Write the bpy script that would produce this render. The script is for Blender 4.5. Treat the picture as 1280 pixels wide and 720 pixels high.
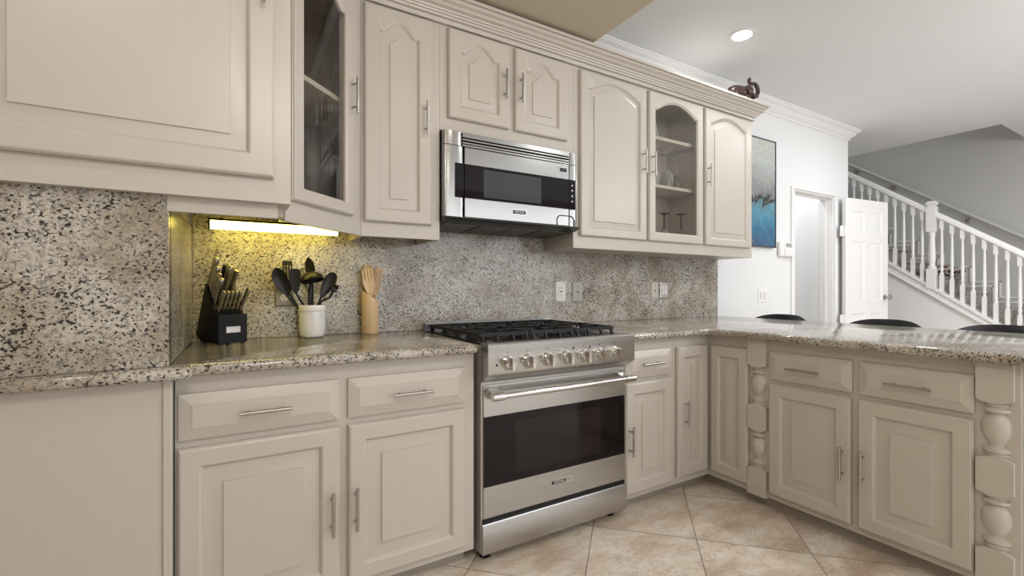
import bpy, math, random
from mathutils import Vector, Matrix
random.seed(7)
for o in list(bpy.data.objects): bpy.data.objects.remove(o)
SC = bpy.context.scene
COL = SC.collection
PI = math.pi

# ------------------------------------------------------------------ camera, world, exposure
cam_d = bpy.data.cameras.new('camera'); cam = bpy.data.objects.new('camera', cam_d); COL.objects.link(cam)
cam.location = (-0.743, -2.4009, 1.1401)
cam.rotation_euler = (PI/2, 0, -math.radians(30.629))
cam_d.sensor_width = 36.0; cam_d.lens = 36.0*572.86/1280.0
cam_d.shift_y = 0.2/1280.0
cam_d.clip_start = 0.02
SC.camera = cam
SC.view_settings.view_transform = 'Standard'; SC.view_settings.look = 'None'
SC.view_settings.gamma = 1.0; SC.view_settings.use_curve_mapping = False
SC.view_settings.exposure = -0.14

W = bpy.data.worlds.new('world'); SC.world = W; W.use_nodes = True
bg = W.node_tree.nodes['Background']
bg.inputs[0].default_value = (0.93, 0.96, 1.0, 1); bg.inputs[1].default_value = 0.34

def area(name, loc, size, power, color, rot=(0,0,0), shape='DISK', sy=None, spread=None):
    d = bpy.data.lights.new(name, 'AREA'); d.shape = shape; d.size = size
    if sy: d.size_y = sy
    d.energy = power; d.color = color
    if spread: d.spread = spread
    o = bpy.data.objects.new(name, d); COL.objects.link(o); o.location = loc; o.rotation_euler = rot
    return o
WARM = (1.0, 0.96, 0.915)
def globe(name, loc, r, power, color):
    d = bpy.data.lights.new(name, 'POINT'); d.shadow_soft_size = r; d.energy = power; d.color = color
    o = bpy.data.objects.new(name, d); COL.objects.link(o); o.location = loc

# recessed cans of the kitchen ceiling and of the living area, daylight from the windows behind the camera
for (x, y, p) in ((-1.35,-1.65,5.5),(0.45,-1.65,5.5),(-1.35,-3.5,5),(0.45,-3.5,5)):
    globe('kitchen_can_light', (x,y,2.47), 0.06, p, WARM)
for (x, y, p) in ((2.14,-0.55,6),(2.14,-2.4,10),(4.2,-1.2,13),(4.2,-3.2,16),(5.4,-2.2,10)):
    area('living_can_light', (x,y,2.80), 0.14, p, (0.98,0.99,1.0))
globe('kitchen_globe_light', (-0.55,-2.75,2.30), 0.14, 34, WARM)
globe('dining_globe_light', (3.6,-3.0,2.2), 0.16, 52, (0.98,0.99,1.0))
area('closet_fill_light', (4.1,0.6,2.80), 0.3, 11, (1.0,0.99,0.98))  # added fill with no known lamp, brightens the view through the doorway
area('window_daylight', (2.6,-5.6,1.6), 5.5, 95, (0.95,0.97,1.0), (PI/2,0,0), 'RECTANGLE', 2.2)
area('stairwell_light', (6.4,0.6,5.0), 0.6, 14, (1.0,0.98,0.95))

# ------------------------------------------------------------------ materials
def new_mat(name):
    m = bpy.data.materials.new(name); m.use_nodes = True
    nt = m.node_tree; b = nt.nodes['Principled BSDF']
    return m, nt, b
def N(nt, t, **kw):
    n = nt.nodes.new(t)
    for k, v in kw.items():
        if k in n.inputs: n.inputs[k].default_value = v
        else: setattr(n, k, v)
    return n
def ramp(nt, src, stops, interp='LINEAR'):
    r = nt.nodes.new('ShaderNodeValToRGB'); r.color_ramp.interpolation = interp
    e = r.color_ramp.elements
    while len(e) < len(stops): e.new(0.5)
    for el, (p, c) in zip(e, stops):
        el.position = p; el.color = (c[0],c[1],c[2],1) if hasattr(c,'__len__') else (c,c,c,1)
    nt.links.new(src, r.inputs[0]); return r
def wpos(nt, scale=(1,1,1), rot=(0,0,0)):
    g = nt.nodes.new('ShaderNodeNewGeometry'); mp = nt.nodes.new('ShaderNodeMapping')
    mp.inputs['Scale'].default_value = scale; mp.inputs['Rotation'].default_value = rot
    nt.links.new(g.outputs['Position'], mp.inputs['Vector']); return mp.outputs[0]
def noise(nt, vec, scale, detail=3, rough=0.55):
    n = N(nt, 'ShaderNodeTexNoise', Scale=scale, Detail=detail, Roughness=rough)
    nt.links.new(vec, n.inputs['Vector']); return n.outputs['Fac']
def mixc(nt, fac, a, b, mode='MIX'):
    m = nt.nodes.new('ShaderNodeMix'); m.data_type = 'RGBA'; m.blend_type = mode
    for inp, v in ((m.inputs[0],fac),(m.inputs[6],a),(m.inputs[7],b)):
        if hasattr(v, 'is_output'): nt.links.new(v, inp)
        elif isinstance(v, (int,float)): inp.default_value = v
        else: inp.default_value = (v[0],v[1],v[2],1)
    return m.outputs[2]
def math_n(nt, op, a, b=None, c=None):
    m = nt.nodes.new('ShaderNodeMath'); m.operation = op
    for i, v in enumerate((a,b,c)):
        if v is None: continue
        if hasattr(v, 'is_output'): nt.links.new(v, m.inputs[i])
        else: m.inputs[i].default_value = v
    return m.outputs[0]
def bump(nt, b, h, strength=0.1, dist=0.01):
    bp = N(nt, 'ShaderNodeBump', Strength=strength, Distance=dist)
    nt.links.new(h, bp.inputs['Height']); nt.links.new(bp.outputs[0], b.inputs['Normal'])

def paint(name, col, rough=0.45, var=0.03, bs=0.04, scale=(60,60,4)):
    m, nt, b = new_mat(name)
    n = noise(nt, wpos(nt, scale), 1.0, 3)
    c = mixc(nt, n, [x*(1-var) for x in col], [min(1,x*(1+var)) for x in col])
    nt.links.new(c, b.inputs['Base Color']); b.inputs['Roughness'].default_value = rough
    bump(nt, b, n, bs, 0.004)
    return m
def plain(name, col, rough=0.4, metal=0.0, var=0.06, scale=40, coat=0, spec=None):
    m, nt, b = new_mat(name)
    n = noise(nt, wpos(nt), scale, 2)
    nt.links.new(mixc(nt, n, [x*(1-var) for x in col], [min(1,x*(1+var)) for x in col]), b.inputs['Base Color'])
    b.inputs['Roughness'].default_value = rough; b.inputs['Metallic'].default_value = metal
    if spec is not None: b.inputs['Specular IOR Level'].default_value = spec
    if coat: b.inputs['Coat Weight'].default_value = coat
    return m
def granite(name, rough=0.12, tint=(1,1,1)):
    m, nt, b = new_mat(name)
    p = wpos(nt, (1,1,1), (0.15,0.62,0.2)); ps = wpos(nt, (0.92,1.05,1.12), (0.15,0.72,0.2))
    big = noise(nt, p, 5, 4, 0.6)
    base = ramp(nt, big, [(0.33,(0.345,0.29,0.22)),(0.46,(0.445,0.40,0.335)),(0.58,(0.575,0.54,0.485)),(0.72,(0.505,0.485,0.455))]).outputs[0]
    grain = ramp(nt, noise(nt, p, 120, 4, 0.75), [(0.34,(0.60,0.58,0.56)),(0.5,(1,1,1)),(0.66,(1.16,1.15,1.13))]).outputs[0]
    c = mixc(nt, 0.9, base, grain, 'MULTIPLY')
    brown = ramp(nt, noise(nt, ps, 60, 5, 0.72), [(0.53,0.0),(0.61,0.7)]).outputs[0]
    c = mixc(nt, brown, c, (0.27,0.225,0.17))
    g = nt.nodes.new('ShaderNodeMapping'); g.inputs['Location'].default_value = (3.1,1.7,5.3); nt.links.new(ps, g.inputs[0])
    grey = ramp(nt, noise(nt, g.outputs[0], 80, 5, 0.72), [(0.535,0.0),(0.595,0.8)]).outputs[0]
    c = mixc(nt, grey, c, (0.17,0.16,0.16))
    g2 = nt.nodes.new('ShaderNodeMapping'); g2.inputs['Location'].default_value = (7.7,4.2,2.9); nt.links.new(ps, g2.inputs[0])
    dens = math_n(nt, 'MULTIPLY_ADD', noise(nt, ps, 9, 4, 0.65), 0.34, -0.17)
    n = math_n(nt, 'ADD', noise(nt, g2.outputs[0], 122, 2.0, 0.55), dens)
    sp = ramp(nt, n, [(0.578,0.0),(0.608,0.96)]).outputs[0]
    c = mixc(nt, sp, c, (0.022,0.019,0.018))
    c = mixc(nt, 1.0, c, tint, 'MULTIPLY')
    nt.links.new(c, b.inputs['Base Color']); b.inputs['Roughness'].default_value = rough
    return m
def steel(name, col=(0.50,0.495,0.485), rough=0.28, sc=(3,3,1600)):
    m, nt, b = new_mat(name)
    n = noise(nt, wpos(nt, sc), 1.0, 2)
    nt.links.new(mixc(nt, n, [x*0.97 for x in col], [x*1.02 for x in col]), b.inputs['Base Color'])
    r = math_n(nt, 'MULTIPLY_ADD', n, 0.08, rough-0.04); nt.links.new(r, b.inputs['Roughness'])
    b.inputs['Metallic'].default_value = 1.0
    b.inputs['Anisotropic'].default_value = 0.5
    return m
def thin_glass(name, tint=(1,1,1), rough=0.0, base=0.04, edge=1.0, painted_gleam=0.0):
    m = bpy.data.materials.new(name); m.use_nodes = True; nt = m.node_tree; nt.nodes.clear()
    out = nt.nodes.new('ShaderNodeOutputMaterial'); mx = nt.nodes.new('ShaderNodeMixShader')
    tr = nt.nodes.new('ShaderNodeBsdfTransparent'); tr.inputs[0].default_value = (*tint,1)
    gl = nt.nodes.new('ShaderNodeBsdfGlossy'); gl.inputs['Roughness'].default_value = rough
    lw = nt.nodes.new('ShaderNodeLayerWeight'); lw.inputs['Blend'].default_value = 0.5
    f = math_n(nt, 'MULTIPLY_ADD', math_n(nt, 'POWER', lw.outputs['Facing'], 4.0), edge, base)
    # procedural smear
    n = noise(nt, wpos(nt), 6, 2); f = math_n(nt, 'MULTIPLY', f, math_n(nt, 'MULTIPLY_ADD', n, 0.1, 0.95))
    nt.links.new(f, mx.inputs[0]); nt.links.new(tr.outputs[0], mx.inputs[1]); nt.links.new(gl.outputs[0], mx.inputs[2])
    res = mx.outputs[0]
    if painted_gleam:  # white diffuse towards the edges, painted in as a bright gleam on the glasses
        df = nt.nodes.new('ShaderNodeBsdfDiffuse'); df.inputs[0].default_value = (0.9,0.9,0.9,1)
        m2 = nt.nodes.new('ShaderNodeMixShader'); lw2 = nt.nodes.new('ShaderNodeLayerWeight'); lw2.inputs['Blend'].default_value = 0.5
        nt.links.new(math_n(nt, 'MULTIPLY_ADD', math_n(nt, 'POWER', lw2.outputs['Facing'], 3.0), painted_gleam*5, painted_gleam*0.4), m2.inputs[0])
        nt.links.new(res, m2.inputs[1]); nt.links.new(df.outputs[0], m2.inputs[2]); res = m2.outputs[0]
    nt.links.new(res, out.inputs[0]); return m
def glow(name, col, s):
    m, nt, b = new_mat(name)
    b.inputs['Base Color'].default_value = (0.9,0.9,0.85,1)
    b.inputs['Emission Color'].default_value = (*col,1); b.inputs['Emission Strength'].default_value = s
    return m

M = {}
M['paint'] = paint('cabinet_paint', (0.555,0.513,0.460), 0.33, 0.02, 0.03)
M['paint_in'] = paint('cabinet_interior', (0.52,0.47,0.41), 0.5)
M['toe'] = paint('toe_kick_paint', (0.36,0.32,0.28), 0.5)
M['granite'] = granite('granite_slab', 0.10)
M['splash'] = granite('granite_wall_slab', 0.16)
M['white'] = paint('white_wall_paint', (0.81,0.817,0.825), 0.6, 0.01, 0.05, (90,90,90))
M['ceil_white'] = paint('white_ceiling_paint', (0.765,0.785,0.80), 0.75, 0.01, 0.05, (90,90,90))
M['ceil_beige'] = paint('beige_ceiling_paint', (0.60,0.54,0.43), 0.75, 0.015, 0.05, (90,90,90))
M['trim'] = paint('white_trim_paint', (0.85,0.85,0.85), 0.35, 0.01, 0.02)
M['grey_wall'] = paint('grey_stair_paint', (0.53,0.53,0.525), 0.65, 0.015, 0.05, (90,90,90))
M['beige_wall'] = paint('beige_wall_paint', (0.55,0.50,0.43), 0.65, 0.015, 0.05, (90,90,90))
M['steel'] = steel('brushed_steel')
M['steel_v'] = steel('brushed_steel_side', (0.55,0.53,0.50), 0.36, (900,900,3))
M['steel_hood'] = steel('brushed_steel_hood', (0.37,0.367,0.36), 0.20, (4,4,1600))
M['steel_hood'].node_tree.nodes['Principled BSDF'].inputs['Anisotropic'].default_value = 0.0
M['steel_v'].node_tree.nodes['Principled BSDF'].inputs['Metallic'].default_value = 0.55
M['nickel'] = steel('satin_nickel', (0.46,0.44,0.42), 0.30, (120,120,120))
M['chrome'] = steel('polished_chrome', (0.72,0.71,0.69), 0.10, (20,20,20))
M['black'] = plain('black_enamel', (0.009,0.009,0.010), 0.25, 0, 0.06, 40, 0, 0.35)
M['iron'] = plain('cast_iron', (0.010,0.010,0.011), 0.5, 0, 0.2, 200, 0, 0.3)
M['black_glass'] = plain('black_oven_glass', (0.010,0.007,0.008), 0.04, 0, 0.02, 40, 0, 0.22)
M['window_glass'] = plain('oven_window_glass', (0.020,0.015,0.014), 0.05, 0, 0.05, 40, 0, 0.22)
M['mw_window'] = plain('microwave_window_mesh', (0.055,0.058,0.061), 0.08, 0, 0.05, 40, 0, 0.3)
M['filter'] = plain('filter_mesh', (0.10,0.10,0.095), 0.45, 0.6, 0.25, 300)
M['black_matte'] = plain('black_nylon', (0.010,0.010,0.011), 0.36, 0, 0.15, 40, 0, 0.35)
M['black_wood'] = plain('black_painted_wood', (0.006,0.006,0.007), 0.45, 0, 0.2, 30, 0, 0.22)
M['ceramic'] = plain('white_glazed_ceramic', (0.80,0.80,0.80), 0.10, 0, 0.01, 20, 0.4)
M['screen'] = plain('display_screen', (0.03,0.035,0.045), 0.1)
M['plate_white'] = plain('white_plastic', (0.72,0.71,0.69), 0.3, 0, 0.02)
M['plate_grey'] = plain('grey_plastic', (0.40,0.39,0.37), 0.3, 0, 0.03)
M['plate_steel'] = steel('steel_cover_plate', (0.55,0.52,0.48), 0.34, (60,60,60))
M['plate_cream'] = plain('almond_plastic', (0.56,0.52,0.47), 0.35, 0, 0.02)
M['slot'] = plain('socket_slot', (0.03,0.028,0.026), 0.6)
M['bronze'] = plain('dark_bronze', (0.055,0.030,0.026), 0.28, 0.35, 0.5, 60)
M['frame_dark'] = plain('dark_frame', (0.05,0.05,0.055), 0.4)
M['stool'] = plain('black_leather', (0.012,0.013,0.016), 0.34, 0, 0.2, 150, 0, 0.35)
M['wood_dark'] = paint('dark_wood', (0.05,0.03,0.02), 0.4, 0.25, 0.05, (40,40,6))
M['glass'] = thin_glass('clear_drinking_glass', (1.0,1.0,1.0), 0.0, 0.05, 0.25, 0.10)
M['smoke'] = thin_glass('black_stem_glass', (0.10,0.10,0.10), 0.02, 0.05, 1.2)
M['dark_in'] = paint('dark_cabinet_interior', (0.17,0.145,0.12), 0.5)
M['plate_shaded'] = plain('shaded_cover_plate', (0.26,0.23,0.19), 0.35, 0.4, 0.08)  # steel plate with the yellowish shade put into its colour
M['pane'] = thin_glass('cabinet_pane', (0.95,0.94,0.92), 0.0, 0.035, 0.95)
M['lamp'] = glow('lamp_disc', (1.0,0.98,0.94), 18)
M['tube'] = glow('yellow_tube_diffuser', (1.0,0.79,0.13), 10.0)
M['blade'] = steel('knife_handle_steel', (0.40,0.375,0.335), 0.28, (80,80,80))

def bamboo():
    m, nt, b = new_mat('bamboo')
    n = noise(nt, wpos(nt, (90,90,3)), 1.0, 3)
    nt.links.new(ramp(nt, n, [(0.3,(0.62,0.44,0.25)),(0.7,(0.76,0.58,0.36))]).outputs[0], b.inputs['Base Color'])
    b.inputs['Roughness'].default_value = 0.4; return m
M['bamboo'] = bamboo()
def bamboo_d():
    m, nt, b = new_mat('toasted_bamboo')
    n = noise(nt, wpos(nt, (120,120,4)), 1.0, 3)
    nt.links.new(ramp(nt, n, [(0.3,(0.42,0.25,0.12)),(0.7,(0.62,0.42,0.22))]).outputs[0], b.inputs['Base Color'])
    b.inputs['Roughness'].default_value = 0.4; return m
M['bamboo_d'] = bamboo_d()

def travertine():
    m, nt, b = new_mat('travertine_tiles')
    g = nt.nodes.new('ShaderNodeNewGeometry'); s = nt.nodes.new('ShaderNodeSeparateXYZ'); nt.links.new(g.outputs['Position'], s.inputs[0])
    T = 0.656
    a = math_n(nt,'DIVIDE', math_n(nt,'ADD', math_n(nt,'ADD', s.outputs[0], s.outputs[1]), 0.0+T*40), T)
    c = math_n(nt,'DIVIDE', math_n(nt,'SUBTRACT', math_n(nt,'SUBTRACT', s.outputs[0], s.outputs[1]), 0.763-T*40), T)
    def edge(v):
        f = math_n(nt,'FRACT', v); return math_n(nt,'MINIMUM', f, math_n(nt,'SUBTRACT', 1.0, f))
    e = math_n(nt,'MINIMUM', edge(a), edge(c))
    grout = math_n(nt,'LESS_THAN', e, 0.0042)
    cmb = nt.nodes.new('ShaderNodeCombineXYZ'); nt.links.new(math_n(nt,'FLOOR',a), cmb.inputs[0]); nt.links.new(math_n(nt,'FLOOR',c), cmb.inputs[1])
    wn = nt.nodes.new('ShaderNodeTexWhiteNoise'); wn.noise_dimensions = '3D'; nt.links.new(cmb.outputs[0], wn.inputs['Vector'])
    vm = nt.nodes.new('ShaderNodeVectorMath'); vm.operation = 'MULTIPLY_ADD'
    nt.links.new(wn.outputs['Color'], vm.inputs[0]); vm.inputs[1].default_value = (9,9,9); nt.links.new(g.outputs['Position'], vm.inputs[2])
    mp = nt.nodes.new('ShaderNodeMapping'); mp.inputs['Scale'].default_value = (1,2.0,1); mp.inputs['Rotation'].default_value = (0,0,0.7); nt.links.new(vm.outputs[0], mp.inputs[0])
    v = mp.outputs[0]
    col = ramp(nt, noise(nt, v, 3.2, 8, 0.62), [(0.32,(0.52,0.41,0.31)),(0.44,(0.67,0.565,0.46)),(0.54,(0.80,0.715,0.62)),(0.66,(0.88,0.83,0.76))]).outputs[0]
    vein = ramp(nt, noise(nt, v, 6.5, 8, 0.7), [(0.475,0.0),(0.497,0.6),(0.515,0.0)]).outputs[0]
    col = mixc(nt, vein, col, (0.42,0.31,0.22))
    pits = ramp(nt, noise(nt, v, 55, 4, 0.7), [(0.66,0.0),(0.72,0.55)]).outputs[0]
    col = mixc(nt, pits, col, (0.33,0.25,0.18))
    tone = math_n(nt,'MULTIPLY_ADD', wn.outputs['Value'], 0.12, 0.93)
    tc = nt.nodes.new('ShaderNodeCombineColor')
    for i in range(3): nt.links.new(tone, tc.inputs[i])
    col = mixc(nt, 1.0, col, tc.outputs[0], 'MULTIPLY')
    col = mixc(nt, grout, col, (0.17,0.135,0.105))
    nt.links.new(col, b.inputs['Base Color']); b.inputs['Roughness'].default_value = 0.33
    return m
M['floor'] = travertine()

def abstract_art():
    m, nt, b = new_mat('abstract_canvas')
    g = nt.nodes.new('ShaderNodeTexCoord'); s = nt.nodes.new('ShaderNodeSeparateXYZ'); nt.links.new(g.outputs['Object'], s.inputs[0])
    p = g.outputs['Object']
    n1 = N(nt,'ShaderNodeTexNoise', Scale=3.5, Detail=8.0, Roughness=0.62, Distortion=1.6); nt.links.new(p, n1.inputs['Vector'])
    h = math_n(nt,'ADD', math_n(nt,'MULTIPLY', s.outputs[2], 1.0), math_n(nt,'MULTIPLY_ADD', n1.outputs['Fac'], 0.5, -0.25))
    c = ramp(nt, h, [(0.0,(0.03,0.10,0.21)),(0.15,(0.04,0.17,0.30)),(0.27,(0.09,0.30,0.42)),(0.345,(0.12,0.24,0.28)),(0.375,(0.02,0.022,0.026)),(0.41,(0.03,0.033,0.04)),(0.45,(0.22,0.23,0.24)),(0.58,(0.34,0.36,0.37)),(0.75,(0.50,0.54,0.52)),(0.95,(0.55,0.57,0.53))]).outputs[0]
    n2 = N(nt,'ShaderNodeTexNoise', Scale=7.0, Detail=6.0, Roughness=0.6, Distortion=2.0); nt.links.new(p, n2.inputs['Vector'])
    dk = ramp(nt, n2.outputs['Fac'], [(0.485,0.0),(0.505,0.45),(0.525,0.0)]).outputs[0]
    c = mixc(nt, dk, c, (0.16,0.17,0.17))
    gd = ramp(nt, n2.outputs['Fac'], [(0.60,0.0),(0.66,0.75)]).outputs[0]
    c = mixc(nt, gd, c, (0.50,0.38,0.20))
    nt.links.new(c, b.inputs['Base Color']); b.inputs['Roughness'].default_value = 0.3
    return m
M['art'] = abstract_art()
def blue_print():
    m, nt, b = new_mat('blue_print')
    n = noise(nt, wpos(nt, (4,4,40)), 1.0, 4)
    nt.links.new(ramp(nt, n, [(0.35,(0.10,0.28,0.42)),(0.55,(0.25,0.50,0.60)),(0.7,(0.75,0.80,0.80))]).outputs[0], b.inputs['Base Color']); return m
M['blue'] = blue_print()
def hexes():
    m, nt, b = new_mat('patterned_fabric')
    v = N(nt,'ShaderNodeTexVoronoi', Scale=9.0, Randomness=0.35); v.feature = 'DISTANCE_TO_EDGE'
    nt.links.new(wpos(nt, (1,1,1.2)), v.inputs['Vector'])
    nt.links.new(ramp(nt, v.outputs['Distance'], [(0.0,(0.55,0.48,0.42)),(0.10,(0.50,0.43,0.38)),(0.13,(0.05,0.03,0.03)),(0.35,(0.16,0.04,0.03))]).outputs[0], b.inputs['Base Color'])
    b.inputs['Roughness'].default_value = 0.9; return m
M['fabric'] = hexes()

# ------------------------------------------------------------------ mesh helpers
LOC = {}
class MB:
    def __init__(s): s.v = []; s.f = []; s.mi = []
    def add(s, vs, fs, mi=0):
        o = len(s.v); s.v += [tuple(v) for v in vs]; s.f += [tuple(i+o for i in f) for f in fs]; s.mi += [mi]*len(fs); return s
    def box(s, x0, x1, y0, y1, z0, z1, mi=0):
        return s.add([(x0,y0,z0),(x1,y0,z0),(x1,y1,z0),(x0,y1,z0),(x0,y0,z1),(x1,y0,z1),(x1,y1,z1),(x0,y1,z1)],
                     [(0,3,2,1),(4,5,6,7),(0,1,5,4),(1,2,6,5),(2,3,7,6),(3,0,4,7)], mi)
    def loft(s, rings, cap0=True, cap1=True, closed=True, mi=0):
        n = len(rings[0]); vs = [p for r in rings for p in r]; fs = []
        for i in range(len(rings)-1):
            for j in range(n if closed else n-1):
                k = (j+1) % n; fs.append((i*n+j, i*n+k, (i+1)*n+k, (i+1)*n+j))
        if cap0: fs.append(tuple(reversed(range(n))))
        if cap1: fs.append(tuple(range((len(rings)-1)*n, len(rings)*n)))
        return s.add(vs, fs, mi)
    def tube(s, path, r, n=10, caps=True, mi=0):
        path = [Vector(p) for p in path]; R = r if hasattr(r,'__len__') else [r]*len(path)
        rings = []; up = None
        for i, p in enumerate(path):
            d = (path[min(i+1,len(path)-1)] - path[max(i-1,0)]).normalized()
            if up is None: up = Vector((0,0,1)) if abs(d.z) < 0.9 else Vector((1,0,0))
            a = d.cross(up).normalized(); b = a.cross(d).normalized(); up = b
            rings.append([p + (a*math.cos(2*PI*j/n) + b*math.sin(2*PI*j/n))*R[i] for j in range(n)])
        return s.loft(rings, caps, caps, True, mi)
    def lathe(s, prof, o=(0,0,0), axis=(0,0,1), n=24, mi=0):
        # prof: (radius, height along axis)
        A = Vector(axis).normalized(); t = Vector((1,0,0)) if abs(A.x) < 0.9 else Vector((0,1,0))
        a = A.cross(t).normalized(); b = A.cross(a); O = Vector(o)
        rings = [[O + A*h + (a*math.cos(2*PI*j/n) + b*math.sin(2*PI*j/n))*max(r,1e-4) for j in range(n)] for r, h in prof]
        return s.loft(rings, True, True, True, mi)
    def prism(s, poly, F, t0, t1, mi=0):
        # poly: 2D outline; F(u,v,n) -> world
        return s.loft([[F(u,v,t0) for u,v in poly],[F(u,v,t1) for u,v in poly]], mi=mi)
    def build(s, name, mat, parent=None, smooth=35, bevel=0, segs=2, origin=None):
        xs = list(zip(*s.v))
        o = Vector(origin) if origin is not None else Vector(((min(xs[0])+max(xs[0]))/2, (min(xs[1])+max(xs[1]))/2, min(xs[2])))
        me = bpy.data.meshes.new(name)
        me.from_pydata([Vector(v)-o for v in s.v], [], s.f); me.validate(); me.update()
        import bmesh
        bm = bmesh.new(); bm.from_mesh(me); bmesh.ops.recalc_face_normals(bm, faces=bm.faces); bm.to_mesh(me); bm.free()
        mats = mat if isinstance(mat, (list,tuple)) else [mat]
        for m in mats: me.materials.append(m)
        if len(mats) > 1 and len(me.polygons) == len(s.mi):
            me.polygons.foreach_set('material_index', s.mi)
        if smooth:
            me.polygons.foreach_set('use_smooth', [True]*len(me.polygons)); me.set_sharp_from_angle(angle=math.radians(smooth))
        ob = bpy.data.objects.new(name, me); COL.objects.link(ob)
        if parent is not None:
            ob.parent = parent; ob.location = o - LOC[parent]
        else: ob.location = o
        LOC[ob] = o
        if bevel:
            b = ob.modifiers.new('bevel','BEVEL'); b.width = bevel; b.segments = segs; b.limit_method = 'ANGLE'; b.angle_limit = math.radians(40)
        return ob

def tag(o, label, cat, group=None):
    o['label'] = label; o['category'] = cat
    if group: o['group'] = group
    return o
def thing(name, label, cat, loc, group=None):
    o = bpy.data.objects.new(name, None); o.empty_display_size = 0.05; COL.objects.link(o)
    o.location = loc; LOC[o] = Vector(loc); return tag(o, label, cat, group)
def struct(name, mb, mat, parent=None, **kw):
    o = mb.build(name, mat, parent, **kw)
    if parent is None: o['kind'] = 'structure'
    return o
def dup(root, loc, rotz, label, group=None):
    r = root.copy(); COL.objects.link(r); r.location = loc; r.rotation_euler = (0,0,rotz); r['label'] = label
    if group: r['group'] = group
    for ch in list(root.children):
        c = ch.copy(); COL.objects.link(c); c.parent = r
        for g in list(ch.children):
            d = g.copy(); COL.objects.link(d); d.parent = c
    return r
def frame(O, U, Nn, V=(0,0,1)):
    O, U, Nn, V = Vector(O), Vector(U), Vector(Nn), Vector(V)
    return lambda u, v, n: O + U*u + V*v + Nn*n
def box_f(mb, F, u0, u1, v0, v1, n0, n1, mi=0):
    return mb.prism([(u0,v0),(u1,v0),(u1,v1),(u0,v1)], F, n0, n1, mi)
def text_mesh(name, s, size, F, mat, parent, t=0.0008, sx=1.0, bold=0.0):
    cu = bpy.data.curves.new(name, 'FONT'); cu.body = s; cu.size = size; cu.extrude = t; cu.offset = bold
    cu.align_x = 'CENTER'; cu.align_y = 'CENTER'
    o = bpy.data.objects.new(name, cu); COL.objects.link(o)
    dg = bpy.context.evaluated_depsgraph_get(); me = o.evaluated_get(dg).to_mesh()
    mb = MB(); mb.add([F(v.co.x*sx, v.co.y, v.co.z) for v in me.vertices], [tuple(p.vertices) for p in me.polygons])
    bpy.data.objects.remove(o); bpy.data.curves.remove(cu)
    return mb.build(name, mat, parent, smooth=0)

# arch profile of the cathedral doors, s in 0..1
def arch_f(s, style):
    t = abs(2*s-1)
    if style == 1:
        e = 0.82
        return 0 if t >= e else (0.5-0.5*math.cos(PI*(1-t/e)))**0.68
    e = 0.93
    return 0 if t >= e else math.sin(PI/2*(1-t/e))**0.92
def ring_pts(F, u0, u1, v0, v1, n, arch, style, K, ref=1e-3):
    pts = [F(u0,v0,n), F(u1,v0,n)]
    for i in range(K):
        s = 1 - i/(K-1)
        pts.append(F(u0+(u1-u0)*s, v1 + (arch*min(1.0,(u1-u0)/ref)*arch_f(s,style) if arch else 0), n))
    return pts
def raised_door(name, parent, F, w, h, stile=0.058, rail=0.058, top=None, arch=0.0, style=1, t=0.021, bev=0.045, glass=False, mat=None):
    mb = MB(); K = 41 if arch else 2
    top = top if top is not None else rail
    u0, u1, v0, v1 = stile, w-stile, rail, h-top-arch
    def R(d, n): return ring_pts(F, u0+d, u1-d, v0+d, v1-d, n, arch, style, K, u1-u0)
    def O(d, n): return ring_pts(F, d, w-d, d, h-d, n, 0, style, K)
    rings = [O(0,0), O(0,t-0.009), O(0.003,t-0.006), O(0.0035,t-0.0025), O(0.008,t), R(-0.004,t), R(0,t-0.002), R(0.004,t-0.007)]
    if glass:
        rings += [R(0.006,t-0.008), R(0.006,0.0)]
        mb.loft(rings, False, False)
        o = len(mb.v)
        n = len(rings[0]); mb.f += [(j, (j+1)%n, (len(rings)-1)*n+(j+1)%n, (len(rings)-1)*n+j) for j in range(n)]; mb.mi += [0]*n
    else:
        rings += [R(0.008,t-0.014), R(0.012,t-0.014), R(0.012+bev,t-0.006), R(0.0135+bev,t-0.0005)]
        mb.loft(rings)
    ob = mb.build(name, mat or M['paint'], parent, smooth=22)
    if glass:
        g = MB(); g.loft([R(0.003,0.006), R(0.003,0.0095)]); g.build('glass_pane', M['pane'], ob, smooth=0)
    return ob
def drawer_front(name, parent, F, w, h, t=0.021, bev=0.034):
    mb = MB()
    def O(d, n): return [F(d,d,n), F(w-d,d,n), F(w-d,h-d,n), F(d,h-d,n)]
    mb.loft([O(0,0), O(0,t-0.012), O(0.005,t-0.010), O(bev,t-0.001), O(bev+0.0015,t+0.001)])
    return mb.build(name, M['paint'], parent, smooth=15)
def bar_pull(parent, F, u, v, vertical=True, L=0.150, n0=0.021):
    """bar pull centred at (u,v); F frame of the door or drawer"""
    mb = MB(); h = L/2; sp = 0.048; out = n0+0.030
    P = (lambda a, n: F(u, v+a, n)) if vertical else (lambda a, n: F(u+a, v, n))
    mb.tube([P(-h,out), P(h,out)], 0.0060, 12)
    for a in (-sp, sp): mb.tube([P(a,n0-0.002), P(a,out)], 0.0045, 8)
    return mb.build('handle', M['nickel'], parent)

# ------------------------------------------------------------------ the setting
mb = MB(); mb.box(-3.2,7.2,-6.2,2.6,-0.05,0.0); struct('floor', mb, M['floor'])
mb = MB(); mb.box(-3.2,1.0,-6.2,0.12,2.55,2.90); struct('ceiling', mb, M['ceil_beige'])
mb = MB(); mb.box(1.0,6.0,-6.2,2.6,2.83,2.95); mb.box(6.0,7.2,-6.2,-0.906,2.83,2.95); struct('ceiling.001', mb, M['ceil_white'])
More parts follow.
